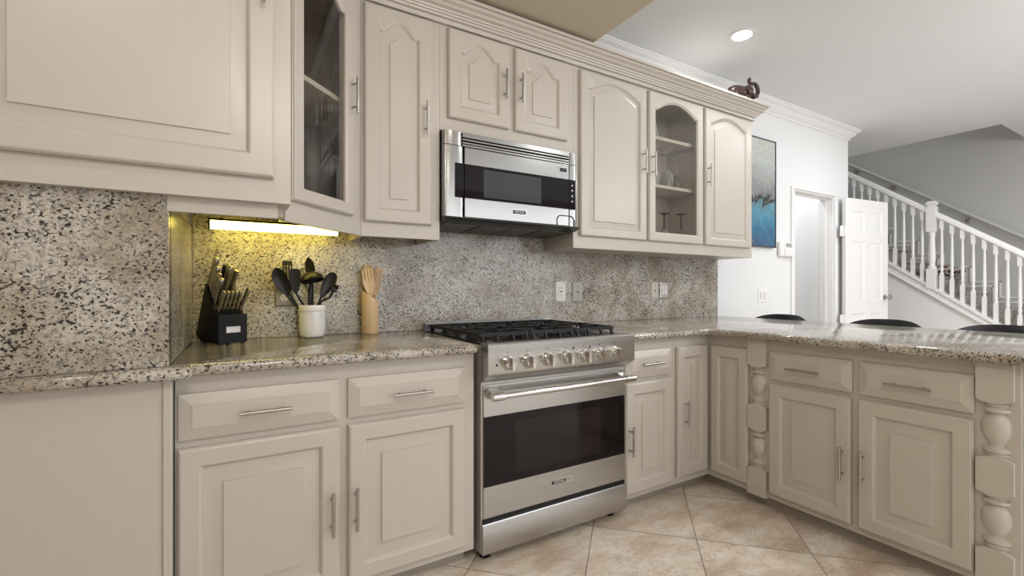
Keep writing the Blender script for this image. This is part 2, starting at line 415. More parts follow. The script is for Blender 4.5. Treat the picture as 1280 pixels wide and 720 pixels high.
# back wall with the doorway
mb = MB()
mb.box(-3.2,3.81,0.0,0.13,0,2.83); mb.box(4.571,4.88,0.0,0.13,0,2.83); mb.box(3.81,4.571,0.0,0.13,2.092,2.83)
struct('wall_back', mb, M['white'])
mb = MB(); mb.box(4.76,4.88,0.131,1.2,0,2.83); struct('wall_closet', mb, M['white'])
mb = MB(); mb.box(3.3,4.76,1.08,1.2,0,2.83); struct('wall_closet.001', mb, M['white'])
mb = MB(); mb.box(3.3,3.42,0.131,1.08,0,2.83); struct('wall_closet.002', mb, M['white'])
mb = MB(); mb.box(7.02,7.2,-6.2,2.6,0,5.3); struct('wall_right', mb, M['grey_wall'])
mb = MB(); mb.box(5.9,7.2,2.6,2.72,0,5.3); struct('wall_stairwell', mb, M['grey_wall'])
mb = MB(); mb.box(5.9,7.2,-1.1,2.72,5.3,5.4); struct('ceiling.002', mb, M['grey_wall'])
mb = MB(); mb.box(5.9,6.0,-0.906,2.6,2.951,5.3); mb.box(6.0,7.02,-1.0,-0.907,2.951,5.3); struct('wall_stairwell.001', mb, M['grey_wall'])
mb = MB(); mb.box(-3.2,-3.1,-6.2,-0.02,0,2.55); struct('wall_left', mb, M['beige_wall'])
# rear wall with wide glazed openings towards the garden
mb = MB()
for x0, x1 in ((-3.2,-1.9),(0.2,1.0),(5.6,7.2)): mb.box(x0,x1,-6.3,-6.2,0,2.9)
for x0, x1 in ((-1.9,0.2),): mb.box(x0,x1,-6.3,-6.2,2.2,2.9); mb.box(x0,x1,-6.3,-6.2,0,0.95)
mb.box(1.0,5.6,-6.3,-6.2,2.45,2.9)
struct('wall_rear', mb, M['white'])
# niche chase wall behind the left granite panel
mb = MB(); mb.box(-3.1,-0.94,-0.715,-0.001,0,0.875); mb.box(-3.1,-0.94,-0.715,-0.001,0.9145,2.55); struct('wall_niche', mb, M['beige_wall'])

def sweep(mb, path, prof, closed_prof=True, mi=0):
    """sweep (out,z) profile along a 2D path, the outside lies to the right of the travel direction; mitred"""
    rings = []
    n = len(path)
    for i in range(n):
        p = Vector(path[i])
        d0 = (p - Vector(path[i-1])).normalized() if i else None
        d1 = (Vector(path[i+1]) - p).normalized() if i < n-1 else None
        d0 = d0 or d1; d1 = d1 or d0
        n0 = Vector((d0.y,-d0.x)); n1 = Vector((d1.y,-d1.x)); m = (n0+n1).normalized(); k = 1/max(0.2, m.dot(n0))
        rings.append([(p.x+m.x*o*k, p.y+m.y*o*k, z) for o, z in prof])
    mb.loft(rings, True, True, True, mi)
# white crown at the living room ceiling
WC = [(0,2.83),(0,2.725),(0.014,2.725),(0.016,2.742),(0.010,2.745),(0.028,2.756),(0.050,2.776),(0.060,2.790),(0.054,2.793),(0.066,2.798),(0.082,2.808),(0.084,2.816),(0.092,2.817),(0.094,2.83)]
mb = MB(); sweep(mb, [(0.98,0.0),(4.88,0.0),(4.88,0.13)], WC); struct('trim_1', mb, M['trim'], smooth=12)
# doorway jamb and casing
mb = MB()
mb.box(3.755,3.81,-0.014,0.0,0,2.10); mb.box(4.571,4.625,-0.014,0.0,0,2.10); mb.box(3.755,4.625,-0.014,0.0,2.092,2.115)
mb.box(3.81,3.825,0.0,0.129,0,2.092); mb.box(4.556,4.571,0.0,0.129,0,2.092); mb.box(3.825,4.556,0.0,0.129,2.078,2.092)
mb.box(4.545,4.556,0.055,0.085,0,2.078); mb.box(3.825,3.836,0.055,0.085,0,2.078); mb.box(3.836,4.545,0.055,0.085,2.066,2.078)
struct('trim_2', mb, M['trim'], bevel=0.003)
mb = MB(); mb.box(4.742,4.76,0.22,0.30,0,2.10); struct('trim_3', mb, M['trim'], bevel=0.004)
mb = MB(); mb.box(2.64,3.754,-0.016,0.0,0,0.11); struct('baseboard_back', mb, M['trim'], bevel=0.004)

# open white door leaf with six panels
a = math.atan2(-0.092, 0.745)
def door_leaf():
    F = frame((4.66,-0.040,0.012), (math.cos(a),math.sin(a),0), (math.sin(a),-math.cos(a),0))
    r = thing('door_1', 'open white six panel door folded back past the wall end', 'door', (4.66,-0.04,0.0))
    del r['label']; del r['category']; r['kind'] = 'structure'
    w, h, t = 0.745, 2.07, 0.034
    mb = MB()
    us = [0, 0.11, 0.325, 0.42, 0.635, w]; vs = [0, 0.22, 0.86, 1.0, 1.62, 1.72, 1.94, h]
    box_f(mb, F, 0, w, 0, h, 0, t-0.008)
    for i in range(5):
        for j in range(7):
            if i in (1,3) and j in (1,3,5):
                u0,u1,v0,v1 = us[i],us[i+1],vs[j],vs[j+1]
                def q(d, n): return [F(u0+d,v0+d,n),F(u1-d,v0+d,n),F(u1-d,v1-d,n),F(u0+d,v1-d,n)]
                mb.loft([q(0,t),q(0.012,t-0.007),q(0.02,t-0.007),q(0.045,t-0.001)], False, True)
            else: box_f(mb, F, us[i], us[i+1], vs[j], vs[j+1], t-0.008, t)
    leaf = mb.build('leaf', M['trim'], r, smooth=20)
    k = MB(); k.lathe([(0.027,0),(0.027,0.006),(0.011,0.010),(0.011,0.03),(0.024,0.036),(0.030,0.05),(0.024,0.064),(0.0,0.07)], F(w-0.065,1.03,t), F(0,0,1)-F(0,0,0), 20)
    k.lathe([(0.027,0),(0.027,0.006),(0.011,0.010),(0.011,0.024),(0.026,0.03),(0.03,0.042),(0.0,0.055)], F(w-0.065,1.03,0), F(0,0,-1)-F(0,0,0), 20)
    k.build('knob', M['nickel'], leaf)
    for z in (0.22, 0.80-0.0, 1.72):
        hb = MB(); box_f(hb, F, -0.075, 0.0, z-0.055, z+0.055, t-0.012, t-0.007); hb.tube([F(-0.012,z-0.055,t),F(-0.012,z+0.055,t)],0.008,10)
        hb.tube([F(-0.06,z-0.055,t-0.006),F(-0.06,z+0.055,t-0.006)],0.007,10)
        hb.build('hinge', M['trim'], r)
    return r
door_leaf()

# ------------------------------------------------------------------ staircase (runs up along +Y)
XS = 6.0
def sz(y): return 1.435 + 0.737*y           # top of the stringer
st = thing('staircase', 'white balustraded staircase with granite steps rising beyond the open door', 'stairs', (6.5,-1.9,0))
mb = MB()
P = [(-2.0,0.0),(2.5,0.0),(2.5,sz(2.5)-0.02),(-1.93,0.0)]
mb.loft([[(6.02,-1.90,0.0),(6.02,2.5,0.0),(6.02,2.5,sz(2.5)-0.10),(6.02,-1.90,sz(-1.90)-0.05)],[(6.05,-1.90,0.0),(6.05,2.5,0.0),(6.05,2.5,sz(2.5)-0.10),(6.05,-1.90,sz(-1.90)-0.05)]])
mb.build('side_panel', M['trim'], st)
mb = MB()
for x0, x1, lo, hi in ((5.965,6.075,-0.035,0.0),(5.985,6.06,-0.20,-0.035),(5.975,6.06,-0.225,-0.20)):
    mb.loft([[(x,-1.86,max(0,sz(-1.86)+lo)),(x,2.5,sz(2.5)+lo),(x,2.5,sz(2.5)+hi),(x,-1.86,max(0.01,sz(-1.86)+hi))] for x in (x0,x1)])
mb.build('stringer', M['trim'], st)
RH = 0.80
mb = MB()
rail = [(0.032,0.0),(0.032,0.02),(0.026,0.045),(0.012,0.06),(-0.012,0.06),(-0.026,0.045),(-0.032,0.02),(-0.032,0.0),(-0.018,-0.012),(0.018,-0.012)]
mb.loft([[(XS+o, y, sz(y)+RH+z) for o, z in rail] for y in (-1.80,2.5)])
mb.build('handrail', M['trim'], st)
def sq(x, y, r): return [(x-r,y-r),(x+r,y-r),(x+r,y+r),(x-r,y+r)]
def baluster(y):
    mb = MB(); z0 = sz(y)-0.012; z1 = sz(y)+RH-0.004
    mb.loft([[(px,py,z) for px,py in sq(XS,y,0.0165)] for z in (z0, z0+0.20)])
    zz = z0+0.20; L = z1-0.10-zz
    prof = [(0.015,0),(0.0165,0.012),(0.010,0.024),(0.0155,0.04),(0.016,0.055),(0.012,0.075),(0.0155,0.12),(0.0145,0.25),(0.0105,L-0.02),(0.014,L-0.008),(0.016,L)]
    mb.lathe(prof, (XS,y,zz), n=12)
    mb.loft([[(px,py,z) for px,py in sq(XS,y,0.0165)] for z in (zz+L, z1)])
    return mb
y = 0.497
ys = []
while y > -1.75:
    if abs(y+0.356) > 0.05: ys.append(y)
    y -= 0.0853
for y in ys: baluster(y).build('baluster', M['trim'], st)
def newel(y):
    mb = MB(); z0 = sz(y)-0.035
    def blk(r, a, b): mb.loft([[(px,py,z) for px,py in sq(XS,y,r)] for z in (a,b)])
    blk(0.041, z0, 1.36)
    mb.lathe([(0.036,0),(0.041,0.02),(0.030,0.035),(0.026,0.05),(0.033,0.10),(0.029,0.25),(0.025,0.36),(0.033,0.38),(0.026,0.395),(0.038,0.42)], (XS,y,1.36), n=20)
    blk(0.041, 1.78, 2.06)
    mb.loft([[(px,py,z) for px,py in sq(XS,y,r)] for r,z in ((0.041,2.06),(0.030,2.068),(0.030,2.078),(0.046,2.088),(0.046,2.098),(0.030,2.125),(0.0,2.13))])
    return mb
newel(-0.356).build('newel_post', M['trim'], st)
newel_b = MB()
for k in range(18):
    z1 = 0.187*(k+1)-0.028; yn = (z1 - 0.075 - 1.435)/0.737
    if yn > 2.2: break
    mb = MB(); mb.box(6.055,7.015, yn, min(2.55,yn+0.29), z1-0.187, z1-0.025); mb.box(6.055,7.015,yn-0.02,min(2.55,yn+0.29),z1-0.025,z1)
    mb.build('step', M['granite'], st, bevel=0.004)
mb = MB()
for k in range(17):
    z1 = 0.187*(k+1)-0.028; yn = (z1 - 0.075 - 1.435)/0.737
    for d in (0.06, 0.115):
        mb.box(7.006,7.02, yn-d, yn+0.25-d+0.006, z1+d+0.0, z1+d+0.014)
        mb.box(7.006,7.02, yn-d, yn-d+0.014, z1+d-0.187, z1+d+0.014)
struct('trim_4', mb, M['trim'])
# wall rail with brackets
wr = thing('stair_wall_rail', 'round grey handrail bracketed to the grey stairwell wall', 'handrail', (6.93,0,1.5))
def wz(y): return 2.342+0.708*y
mb = MB(); mb.tube([(6.92,-1.7,wz(-1.7)),(6.92,1.6,wz(1.6))], 0.022, 14); mb.build('rail', M['grey_wall'], wr)
for y in (-0.40, 0.36, 0.80):
    mb = MB(); mb.tube([(7.018,y,wz(y)-0.075),(6.95,y,wz(y)-0.075),(6.922,y,wz(y)-0.02)], 0.008, 8); mb.lathe([(0.034,0),(0.034,0.006),(0.02,0.012)], (7.019,y,wz(y)-0.075), (-1,0,0), 16)
    mb.build('bracket', M['nickel'], wr)
# cushion lying on a step
mb = MB()
rings = []
nU = 25
zc = 1.281
for i in range(nU):
    u = -1+2*i/(nU-1); r = []
    for j in range(24):
        th = 2*PI*j/24; e = max(0.02,(1-abs(u)**3.0)**0.6)
        r.append((6.68+u*0.32, -0.262+0.150*math.copysign(abs(math.cos(th))**0.8,math.cos(th))*max(0.75,e), zc+0.072+0.07*math.sin(th)*e*(1-0.55*abs(math.cos(th))**3)))
    rings.append(r)
mb.loft(rings); tag(mb.build('throw_cushion', M['fabric']), 'dark red patterned cushion lying on a stair step behind the newel post', 'cushion')

# ------------------------------------------------------------------ granite worktops and splashbacks
def rounded_edge(y_front, z0=0.876, z1=0.914, n=8):
    """bullnose profile, front at y_front"""
    r = (z1-z0)/2; return [(y_front + r - r*math.cos(t), (z0+z1)/2 - r*math.sin(-t)) for t in [(-PI/2)+PI*i/n for i in range(n+1)]]
# left worktop: back run plus a shallow ledge stepping forward in front of the tall panel
mb = MB()
def slab(mb, outline, z0=0.876, z1=0.914, r=0.019, n=7):
    """slab with a bullnose all round: outline is a counter-clockwise 2D polygon; corners are offset along bisectors"""
    def off(d):
        res = []; m = len(outline)
        for i in range(m):
            p0, p, p1 = Vector(outline[i-1]), Vector(outline[i]), Vector(outline[(i+1)%m])
            a1 = (p-p0).normalized(); a2 = (p1-p).normalized()
            n1 = Vector((-a1.y,a1.x)); n2 = Vector((-a2.y,a2.x)); b = (n1+n2); b = b/max(0.3,b.dot(n1)) if b.length > 1e-6 else n1
            res.append(p+b*d)
        return res
    rings = []
    for i in range(n+1):
        t = -PI/2+PI*i/n; d = r-r*math.cos(t); z = (z0+z1)/2+(z1-z0)/2*math.sin(t)
        rings.append([(q.x,q.y,z) for q in off(d)])
    mb.loft(rings)
def arc2(cx, cy, r, a0, a1, n=6): return [(cx+r*math.cos(a0+(a1-a0)*i/n), cy+r*math.sin(a0+(a1-a0)*i/n)) for i in range(n+1)]
outl = [(-2.2,-0.722),(-2.2,-0.80)] + arc2(-0.880,-0.782,0.018,-PI/2,0.0,5) + [(-0.862,-0.752)] + [(0.060,-0.752)] + arc2(0.062,-0.732,0.020,-PI/2,0,4) + [(0.082,-0.006),(-0.9375,-0.006),(-0.9375,-0.722)]
slab(mb, outl)
tag(mb.build('granite_worktop', M['granite'], smooth=40), 'speckled granite worktop left of the range carrying the black knife block', 'countertop')
mb = MB()
outl = [(0.928,-0.006),(0.928,-0.752),(1.513,-0.752),(1.513,-2.0),(2.63,-2.0),(2.63,-0.006)]
slab(mb, outl)
tag(mb.build('granite_worktop', M['granite'], smooth=40), 'L-shaped granite worktop right of the range forming the long peninsula', 'countertop')
mb = MB(); mb.box(-0.920,2.63,-0.022,-0.001,0.9145,1.62)
tag(mb.build('granite_backsplash', M['splash']), 'speckled granite splashback on the wall behind the range and worktops', 'backsplash')
mb = MB(); mb.box(-2.2,-0.921,-0.765,-0.716,0.9145,1.42); mb.box(-0.938,-0.921,-0.735,-0.022,0.9145,1.40)
tag(mb.build('granite_cladding', M['splash'], bevel=0.002), 'tall flat granite panel at far left wrapping into the knife block niche', 'backsplash')

# ------------------------------------------------------------------ lower cabinets
YF, YD = -0.697, -0.700     # face frame plane, back of doors
FY = lambda x, z: frame((x,YD,z), (1,0,0), (0,-1,0))
FX = lambda y, z: frame((1.581,y,z), (0,-1,0), (-1,0,0))
# plain panel below the left ledge
t = thing('end_panel', 'plain greige panel under the granite ledge at far left', 'cabinet panel', (-1.5,-0.72,0))
mb = MB(); mb.box(-2.2,-0.938,-0.745,-0.731,0,0.875); mb.build('panel', M['paint'], t)
mb = MB(); mb.box(-0.937,-0.915,-0.752,-0.710,0,0.875); mb.build('edge_strip', M['paint'], t, bevel=0.003)

t = thing('base_cabinet', 'greige base cabinet with two drawers and two doors left of the range', 'cabinet', (-0.42,-0.35,0))
mb = MB(); mb.box(-0.914,0.083,YF,-0.003,0.066,0.875); mb.build('body', M['paint'], t, bevel=0.0015)
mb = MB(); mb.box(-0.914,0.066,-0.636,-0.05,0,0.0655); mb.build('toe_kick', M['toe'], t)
for x0, x1, hx in ((-0.904,-0.446,-0.672),(-0.415,0.037,-0.187)):
    F = FY(x0,0.680); d = drawer_front('drawer', t, F, x1-x0, 0.140); bar_pull(d, F, hx-x0, 0.069, False)
for x0, x1, hx in ((-0.905,-0.445,-0.471),(-0.415,0.038,-0.392)):
    F = FY(x0,0.098); d = raised_door('door', t, F, x1-x0, 0.557); bar_pull(d, F, hx-x0, 0.366-0.098, True)

t = thing('base_cabinet', 'narrow greige base cabinet with one drawer and one door right of the range', 'cabinet', (1.1,-0.35,0))
mb = MB(); mb.box(0.930,1.280,YF,-0.003,0.066,0.875); mb.build('body', M['paint'], t, bevel=0.0015)
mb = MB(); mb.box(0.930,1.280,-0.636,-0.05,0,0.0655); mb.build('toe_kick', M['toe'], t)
F = FY(0.920,0.680); d = drawer_front('drawer', t, F, 0.333, 0.138); bar_pull(d, F, 1.085-0.920, 0.071, False)
F = FY(0.918,0.098); d = raised_door('door', t, F, 0.342, 0.560, bev=0.040); bar_pull(d, F, 0.020, 0.374-0.098, True, n0=0.021)

t = thing('corner_cabinet', 'inner corner base cabinet with two slim raised-panel doors meeting at a right angle', 'cabinet', (1.7,-0.4,0))
mb = MB()
mb.prism([(1.281,-0.003),(1.281,YF),(1.584,YF),(1.584,-0.948),(2.18,-0.948),(2.18,-0.003)], lambda u,v,n: Vector((u,v,n)), 0.066, 0.875); mb.build('body', M['paint'], t)
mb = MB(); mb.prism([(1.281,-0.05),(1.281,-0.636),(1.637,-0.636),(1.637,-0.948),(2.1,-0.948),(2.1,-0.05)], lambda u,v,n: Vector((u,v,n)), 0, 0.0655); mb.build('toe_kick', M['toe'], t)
F = FY(1.303,0.106); d = raised_door('door', t, F, 0.250, 0.712, stile=0.055, bev=0.036); bar_pull(d, F, 1.354-1.303, 0.457-0.106, True, 0.140)
F = FX(-0.727,0.102); raised_door('door', t, F, 0.220, 0.716, stile=0.050, bev=0.034)

t = thing('peninsula_cabinet', 'greige peninsula cabinet with two drawers, two doors and turned half posts', 'cabinet', (1.9,-1.45,0))
mb = MB(); mb.box(1.584,2.18,-1.935,-0.949,0.066,0.875); mb.build('body', M['paint'], t, bevel=0.0015)
mb = MB(); mb.box(1.637,2.1,-1.93,-0.949,0,0.0655); mb.build('toe_kick', M['toe'], t)
mb = MB(); mb.box(1.600,2.18,-1.955,-1.936,0.0,0.875); mb.build('end_panel', M['trim'], t)
for y0, y1, hy in ((-1.061,-1.427,-1.235),(-1.454,-1.818,-1.631)):
    F = FX(y0,0.680); d = drawer_front('drawer', t, F, y0-y1, 0.140); bar_pull(d, F, y0-hy, 0.067, False)
for y0, y1, hy in ((-1.061,-1.424,-1.396),(-1.452,-1.817,-1.475)):
    F = FX(y0,0.098); d = raised_door('door', t, F, y0-y1, 0.558); bar_pull(d, F, y0-hy, 0.366-0.098, True)
def half_post(yc, w):
    mb = MB(); h = w/2; F = frame((1.600,yc,0), (0,-1,0), (-1,0,0)); b = 0.014
    def arc(v, s, up): return [(-h+w*i/10, v + (up*b*(1-(2*i/10-1)**2))) for i in range(11)]
    def block(v0, v1, cb, ct):
        bot = arc(v0,0,-1) if cb else [(-h,v0),(h,v0)]
        topp = arc(v1,0,1) if ct else [(-h,v1),(h,v1)]
        mb.prism(bot + topp[::-1], F, -0.010, 0.040)
    block(0.742,0.872,True,False); block(0.412,0.527,True,True); block(0.064,0.198,False,True)
    R = w*0.43
    # half-turned shafts between the blocks
    q = [(0.82,0),(0.82,0.02),(0.98,0.035),(0.98,0.055),(0.74,0.065),(0.70,0.075),(0.90,0.085),(0.72,0.10),(1.0,0.14),(1.05,0.165),(0.99,0.19),(0.72,0.225),(0.66,0.235),(0.98,0.245),(0.98,0.262),(0.76,0.27),(0.86,0.28),(0.82,0.30)]
    def shaft(z0, z1):
        H = z1-z0
        mb.lathe([(r*R*1.04, H*(1 - (1-k/0.30))) for r, k in [(a,b_) for a,b_ in q]], (1.600-0.0,yc,z0), n=32)
    # profile read top down in the photograph: ring, bulb (wide at the bottom), double ring
    def shaft2(z0, z1):
        H = z1-z0
        pr = [(0.78,0),(0.80,0.03),(0.90,0.06),(0.90,0.085),(0.80,0.10),(0.96,0.125),(1.0,0.15),(0.96,0.185),(0.70,0.21),(0.62,0.225),(0.62,0.26),(0.78,0.31),(1.0,0.43),(1.07,0.54),(1.04,0.63),(0.86,0.72),(0.66,0.775),(0.64,0.79),(0.90,0.81),(1.0,0.835),(0.96,0.87),(0.74,0.89),(0.74,0.91),(0.88,0.93),(0.88,0.955),(0.74,0.97),(0.74,1.0)]
        mb.lathe([(r*R, k*H) for r, k in pr], (1.600,yc,z0), n=32)
    shaft2(0.530,0.735); shaft2(0.205,0.408)
    return mb
half_post(-1.000,0.098).build('turned_post', M['paint'], t, smooth=50)
half_post(-1.872,0.096).build('turned_post', M['paint'], t, smooth=50)

# ------------------------------------------------------------------ upper cabinets
YU = -0.312                  # face frame plane
FU = lambda x, z: frame((x,YU-0.002,z), (1,0,0), (0,-1,0))
ZB, ZT = 1.373, 2.50
# far left cabinet over the granite panel
t = thing('wall_cabinet', 'large greige wall cabinet above the tall granite panel at far left', 'cabinet', (-1.2,-0.78,1.405))
mb = MB(); mb.box(-1.9,-0.64,-0.800,-0.768,1.405,2.545); mb.box(-1.9,-0.64,-0.768,-0.625,1.43,2.545); mb.box(-0.64,-0.607,-0.800,-0.663,1.405,2.545); mb.box(-0.64,-0.621,-0.70,-0.63,1.376,1.43); mb.build('body', M['paint'], t)
mb = MB(); mb.box(-0.924,-0.641,-0.766,-0.748,1.362,1.4295); mb.build('valance', M['paint'], t)
F = frame((-1.345,-0.802,1.478), (1,0,0), (0,-1,0)); d = raised_door('door', t, F, 0.690, 0.95, stile=0.066, rail=0.066, bev=0.036, t=0.024); bar_pull(d, F, 0.660, 0.587, True, n0=0.024)

# corner cabinet with the diagonal glass door
s2 = math.sqrt(0.5)
t = thing('corner_wall_cabinet', 'corner wall cabinet with a dark glass door set at a diagonal', 'cabinet', (-0.45,-0.3,1.373))
D0 = Vector((-0.6195,-0.6485)); D1 = Vector((-0.286,-0.315)); DL = (D1-D0).length
FD = frame((D0.x,D0.y,0), (s2,s2,0), (s2,-s2,0))
mb = MB()
for u0,u1,v0,v1 in ((0.012,DL,ZB,1.485),(0.012,DL,2.36,ZT),(0.012,0.072,1.485,2.36),(0.345,DL,1.485,2.36)): box_f(mb, FD, u0,u1,v0,v1,-0.019,0)
mb.build('face_frame', M['paint'], t)
pg = [(-0.606,-0.60),(-0.300,-0.296),(-0.290,-0.300),(-0.290,-0.006),(-0.606,-0.006)]
mb = MB(); ID = lambda u,v,n: Vector((u,v,n))
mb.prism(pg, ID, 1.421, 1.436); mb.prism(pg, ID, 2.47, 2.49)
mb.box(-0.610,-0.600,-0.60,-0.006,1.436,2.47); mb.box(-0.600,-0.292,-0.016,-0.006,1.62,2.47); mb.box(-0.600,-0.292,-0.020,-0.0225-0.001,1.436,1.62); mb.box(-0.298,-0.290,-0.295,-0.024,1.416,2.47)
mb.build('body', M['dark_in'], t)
mb = MB(); mb.prism([(-0.598,-0.585),(-0.305,-0.292),(-0.300,-0.025),(-0.598,-0.025)], ID, 1.922, 1.942); mb.build('shelf', M['paint'], t)
F = frame(FD(0.030,1.447,0.001), (s2,s2,0), (s2,-s2,0)); d = raised_door('door', t, F, 0.366, 0.955, stile=0.052, rail=0.046, top=0.05, arch=0.075, style=1, glass=True); bar_pull(d, F, 0.340, 0.5, True)

# tall single cabinet left of the microwave
t = thing('wall_cabinet', 'tall arched-door wall cabinet between the diagonal glass door and the microwave', 'cabinet', (-0.1,-0.15,1.373))
mb = MB(); mb.box(-0.284,0.0855,YU,-0.296,ZB,ZT); mb.box(-0.284,0.0855,-0.296,-0.0225,1.398,ZT); mb.box(-0.284,-0.266,-0.296,-0.0225,ZB,1.398); mb.box(0.068,0.0855,-0.296,-0.0225,ZB,1.398); mb.build('body', M['paint'], t)
F = FU(-0.273,1.438); d = raised_door('door', t, F, 0.313, 0.972, stile=0.062, rail=0.058, top=0.052, arch=0.058, style=1, bev=0.038); bar_pull(d, F, 0.281, 0.500, True)
# pair above the microwave
t = thing('wall_cabinet', 'short two-door wall cabinet directly above the microwave', 'cabinet', (0.49,-0.15,1.91))
mb = MB(); mb.box(0.0865,0.9015,YU,-0.0015,1.910,ZT); mb.build('body', M['paint'], t)
for x0, x1, hx in ((0.126,0.468,0.434),(0.503,0.849,0.531)):
    F = FU(x0,1.972); d = raised_door('door', t, F, x1-x0, 0.438, stile=0.062, rail=0.060, top=0.045, arch=0.062, style=1, bev=0.034); bar_pull(d, F, hx-x0, 0.2195, True)
# three door unit at the right
t = thing('wall_cabinet', 'wide wall cabinet with a glazed middle door holding stemware right of the microwave', 'cabinet', (1.77,-0.15,1.373))
mb = MB()
mb.box(0.9025,1.500,YU,-0.0235,ZB,ZT); mb.box(2.030,2.63,YU,-0.0235,ZB,ZT)
mb.box(1.500,2.030,YU,-0.0235,ZB,1.435); mb.box(1.500,2.030,YU,-0.0235,2.42,ZT)
mb.box(1.500,1.545,YU,YU+0.02,1.435,2.42); mb.box(1.985,2.030,YU,YU+0.02,1.435,2.42); mb.box(1.545,1.985,YU,YU+0.02,1.435,1.48); mb.box(1.545,1.985,YU,YU+0.02,2.37,2.42)
mb.box(1.500,2.030,-0.034,-0.0235,1.435,2.42)
mb.build('body', M['paint'], t)
for z in (1.806,2.124):
    mb = MB(); mb.box(1.502,2.028,-0.285,-0.036,z-0.0,z+0.022); mb.build('shelf', M['paint'], t, bevel=0.002)
F = FU(0.942,1.443); d = raised_door('door', t, F, 0.536, 0.962, stile=0.058, rail=0.050, top=0.036, arch=0.060, style=2, bev=0.030); bar_pull(d, F, 0.500, 0.494, True)
F = FU(1.499,1.443); d = raised_door('door', t, F, 0.531, 0.962, stile=0.056, rail=0.054, top=0.036, arch=0.070, style=2, glass=True); bar_pull(d, F, 0.025, 0.488, True)
F = FU(2.056,1.443); d = raised_door('door', t, F, 0.534, 0.962, stile=0.058, rail=0.050, top=0.036, arch=0.060, style=2, bev=0.030); bar_pull(d, F, 0.020, 0.488, True)
# crown moulding of the cabinet run
CR = [(0.001,2.420),(0.015,2.420),(0.017,2.434),(0.009,2.436),(0.011,2.442),(0.024,2.446),(0.026,2.454),(0.034,2.456),(0.036,2.463),(0.044,2.465),(0.046,2.472),(0.062,2.478),(0.068,2.486),(0.060,2.488),(0.062,2.492),(0.076,2.500),(0.082,2.508),(0.076,2.510),(0.078,2.513),(0.090,2.515),(0.090,2.530),(0.001,2.530)]
mb = MB(); sweep(mb, [(-0.606,-0.635),(-0.286,-0.315),(2.631,-0.315),(2.631,-0.001)], [(o*0.98,z) for o,z in CR])
tag(mb.build('crown_moulding', M['paint'], smooth=8), 'stepped greige crown moulding along the top of the wall cabinets', 'moulding')

# ------------------------------------------------------------------ under cabinet tube light
t = thing('under_cabinet_light', 'lit yellow strip light under the corner wall cabinet above the knife block', 'light', (-0.61,-0.18,1.37))
mb = MB(); mb.box(-0.848,-0.364,-0.22,-0.12,1.412,1.420); mb.box(-0.854,-0.848,-0.22,-0.18,1.374,1.420); mb.box(-0.364,-0.358,-0.22,-0.18,1.374,1.420); mb.build('housing', M['black'], t)
mb = MB(); mb.loft([[(x,y,z) for y,z in ((-0.219,1.379),(-0.215,1.376),(-0.13,1.392),(-0.13,1.412),(-0.219,1.412))] for x in (-0.848,-0.364)]); mb.build('diffuser', M['tube'], t)

# ------------------------------------------------------------------ range
t = thing('range', 'stainless steel gas range with seven knobs and a black oven window', 'range', (0.506,-0.4,0))
XL, XR = 0.106, 0.910
mb = MB(); mb.box(XL,XR,-0.7165,-0.025,0.045,0.905); mb.build('body', M['steel_v'], t, bevel=0.002)
mb = MB()   # control panel: vertical face with a bevel turning back at the bottom
pr = [(-0.717,0.750),(-0.722,0.752),(-0.780,0.790),(-0.782,0.796),(-0.782,0.910),(-0.776,0.917),(-0.717,0.917)]
mb.loft([[(x,y,z) for y,z in pr] for x in (XL,XR)]); panel = mb.build('control_panel', M['steel'], t, smooth=25)
mb = MB(); mb.box(XL,XR,-0.7165,-0.060,0.9055,0.913); mb.build('cooktop', M['black'], t)
mb = MB(); mb.box(XL,XR,-0.062,-0.026,0.905,0.952)
for i in range(64):
    x = XL+0.006+i*(XR-XL-0.012)/64; mb.box(x,x+0.007,-0.062,-0.050,0.952,0.959)
mb.build('back_trim', M['steel'], t)
# grates
def grate(x0, x1, y0, y1):
    mb = MB(); z0, z1 = 0.932, 0.948; b = 0.006
    def bar(xa, ya, xb, yb, za=z0, zb=z1): 
        d = Vector((xb-xa,yb-ya)).normalized(); n = Vector((-d.y,d.x))*b
        mb.loft([[(xa+n.x,ya+n.y,za),(xa-n.x,ya-n.y,za),(xa-n.x*0.7,ya-n.y*0.7,zb),(xa+n.x*0.7,ya+n.y*0.7,zb)],[(xb+n.x,yb+n.y,za),(xb-n.x,yb-n.y,za),(xb-n.x*0.7,yb-n.y*0.7,zb),(xb+n.x*0.7,yb+n.y*0.7,zb)]])
    bar(x0,y0,x1,y0); bar(x0,y1,x1,y1); bar(x0,y0,x0,y1); bar(x1,y0,x1,y1)
    ym = (y0+y1)/2; bar(x0,ym,x1,ym); xm = (x0+x1)/2
    for yc in ((y0+ym)/2,(y1+ym)/2):
        bar(x0,yc,xm-0.035,yc); bar(x1,yc,xm+0.035,yc)
        bar(xm,yc-(ym-y0)/2,xm,yc-0.035); bar(xm,yc+(ym-y0)/2,xm,yc+0.035)
        for sx in (-1,1):
            for sy in (-1,1): bar(xm+sx*(x1-x0)*0.42, yc+sy*(ym-y0)*0.42, xm+sx*0.045, yc+sy*0.045)
    for x in (x0+0.015,(x0+x1)/2-0.04,(x0+x1)/2+0.04,x1-0.015):
        for y, s in ((y0,-1),(y1,1)):
            mb.loft([[(x-0.006,y+s*0.012-0.005,0.913),(x+0.006,y+s*0.012-0.005,0.913),(x+0.006,y+s*0.012+0.005,0.913),(x-0.006,y+s*0.012+0.005,0.913)],[(x-0.006,y-0.006,z0+0.01),(x+0.006,y-0.006,z0+0.01),(x+0.006,y+0.006,z0+0.01),(x-0.006,y+0.006,z0+0.01)]])
    return mb
for i in range(3):
    x0 = XL+0.022+i*0.2545; grate(x0, x0+0.249, -0.655, -0.085).build('grate', M['iron'], t)
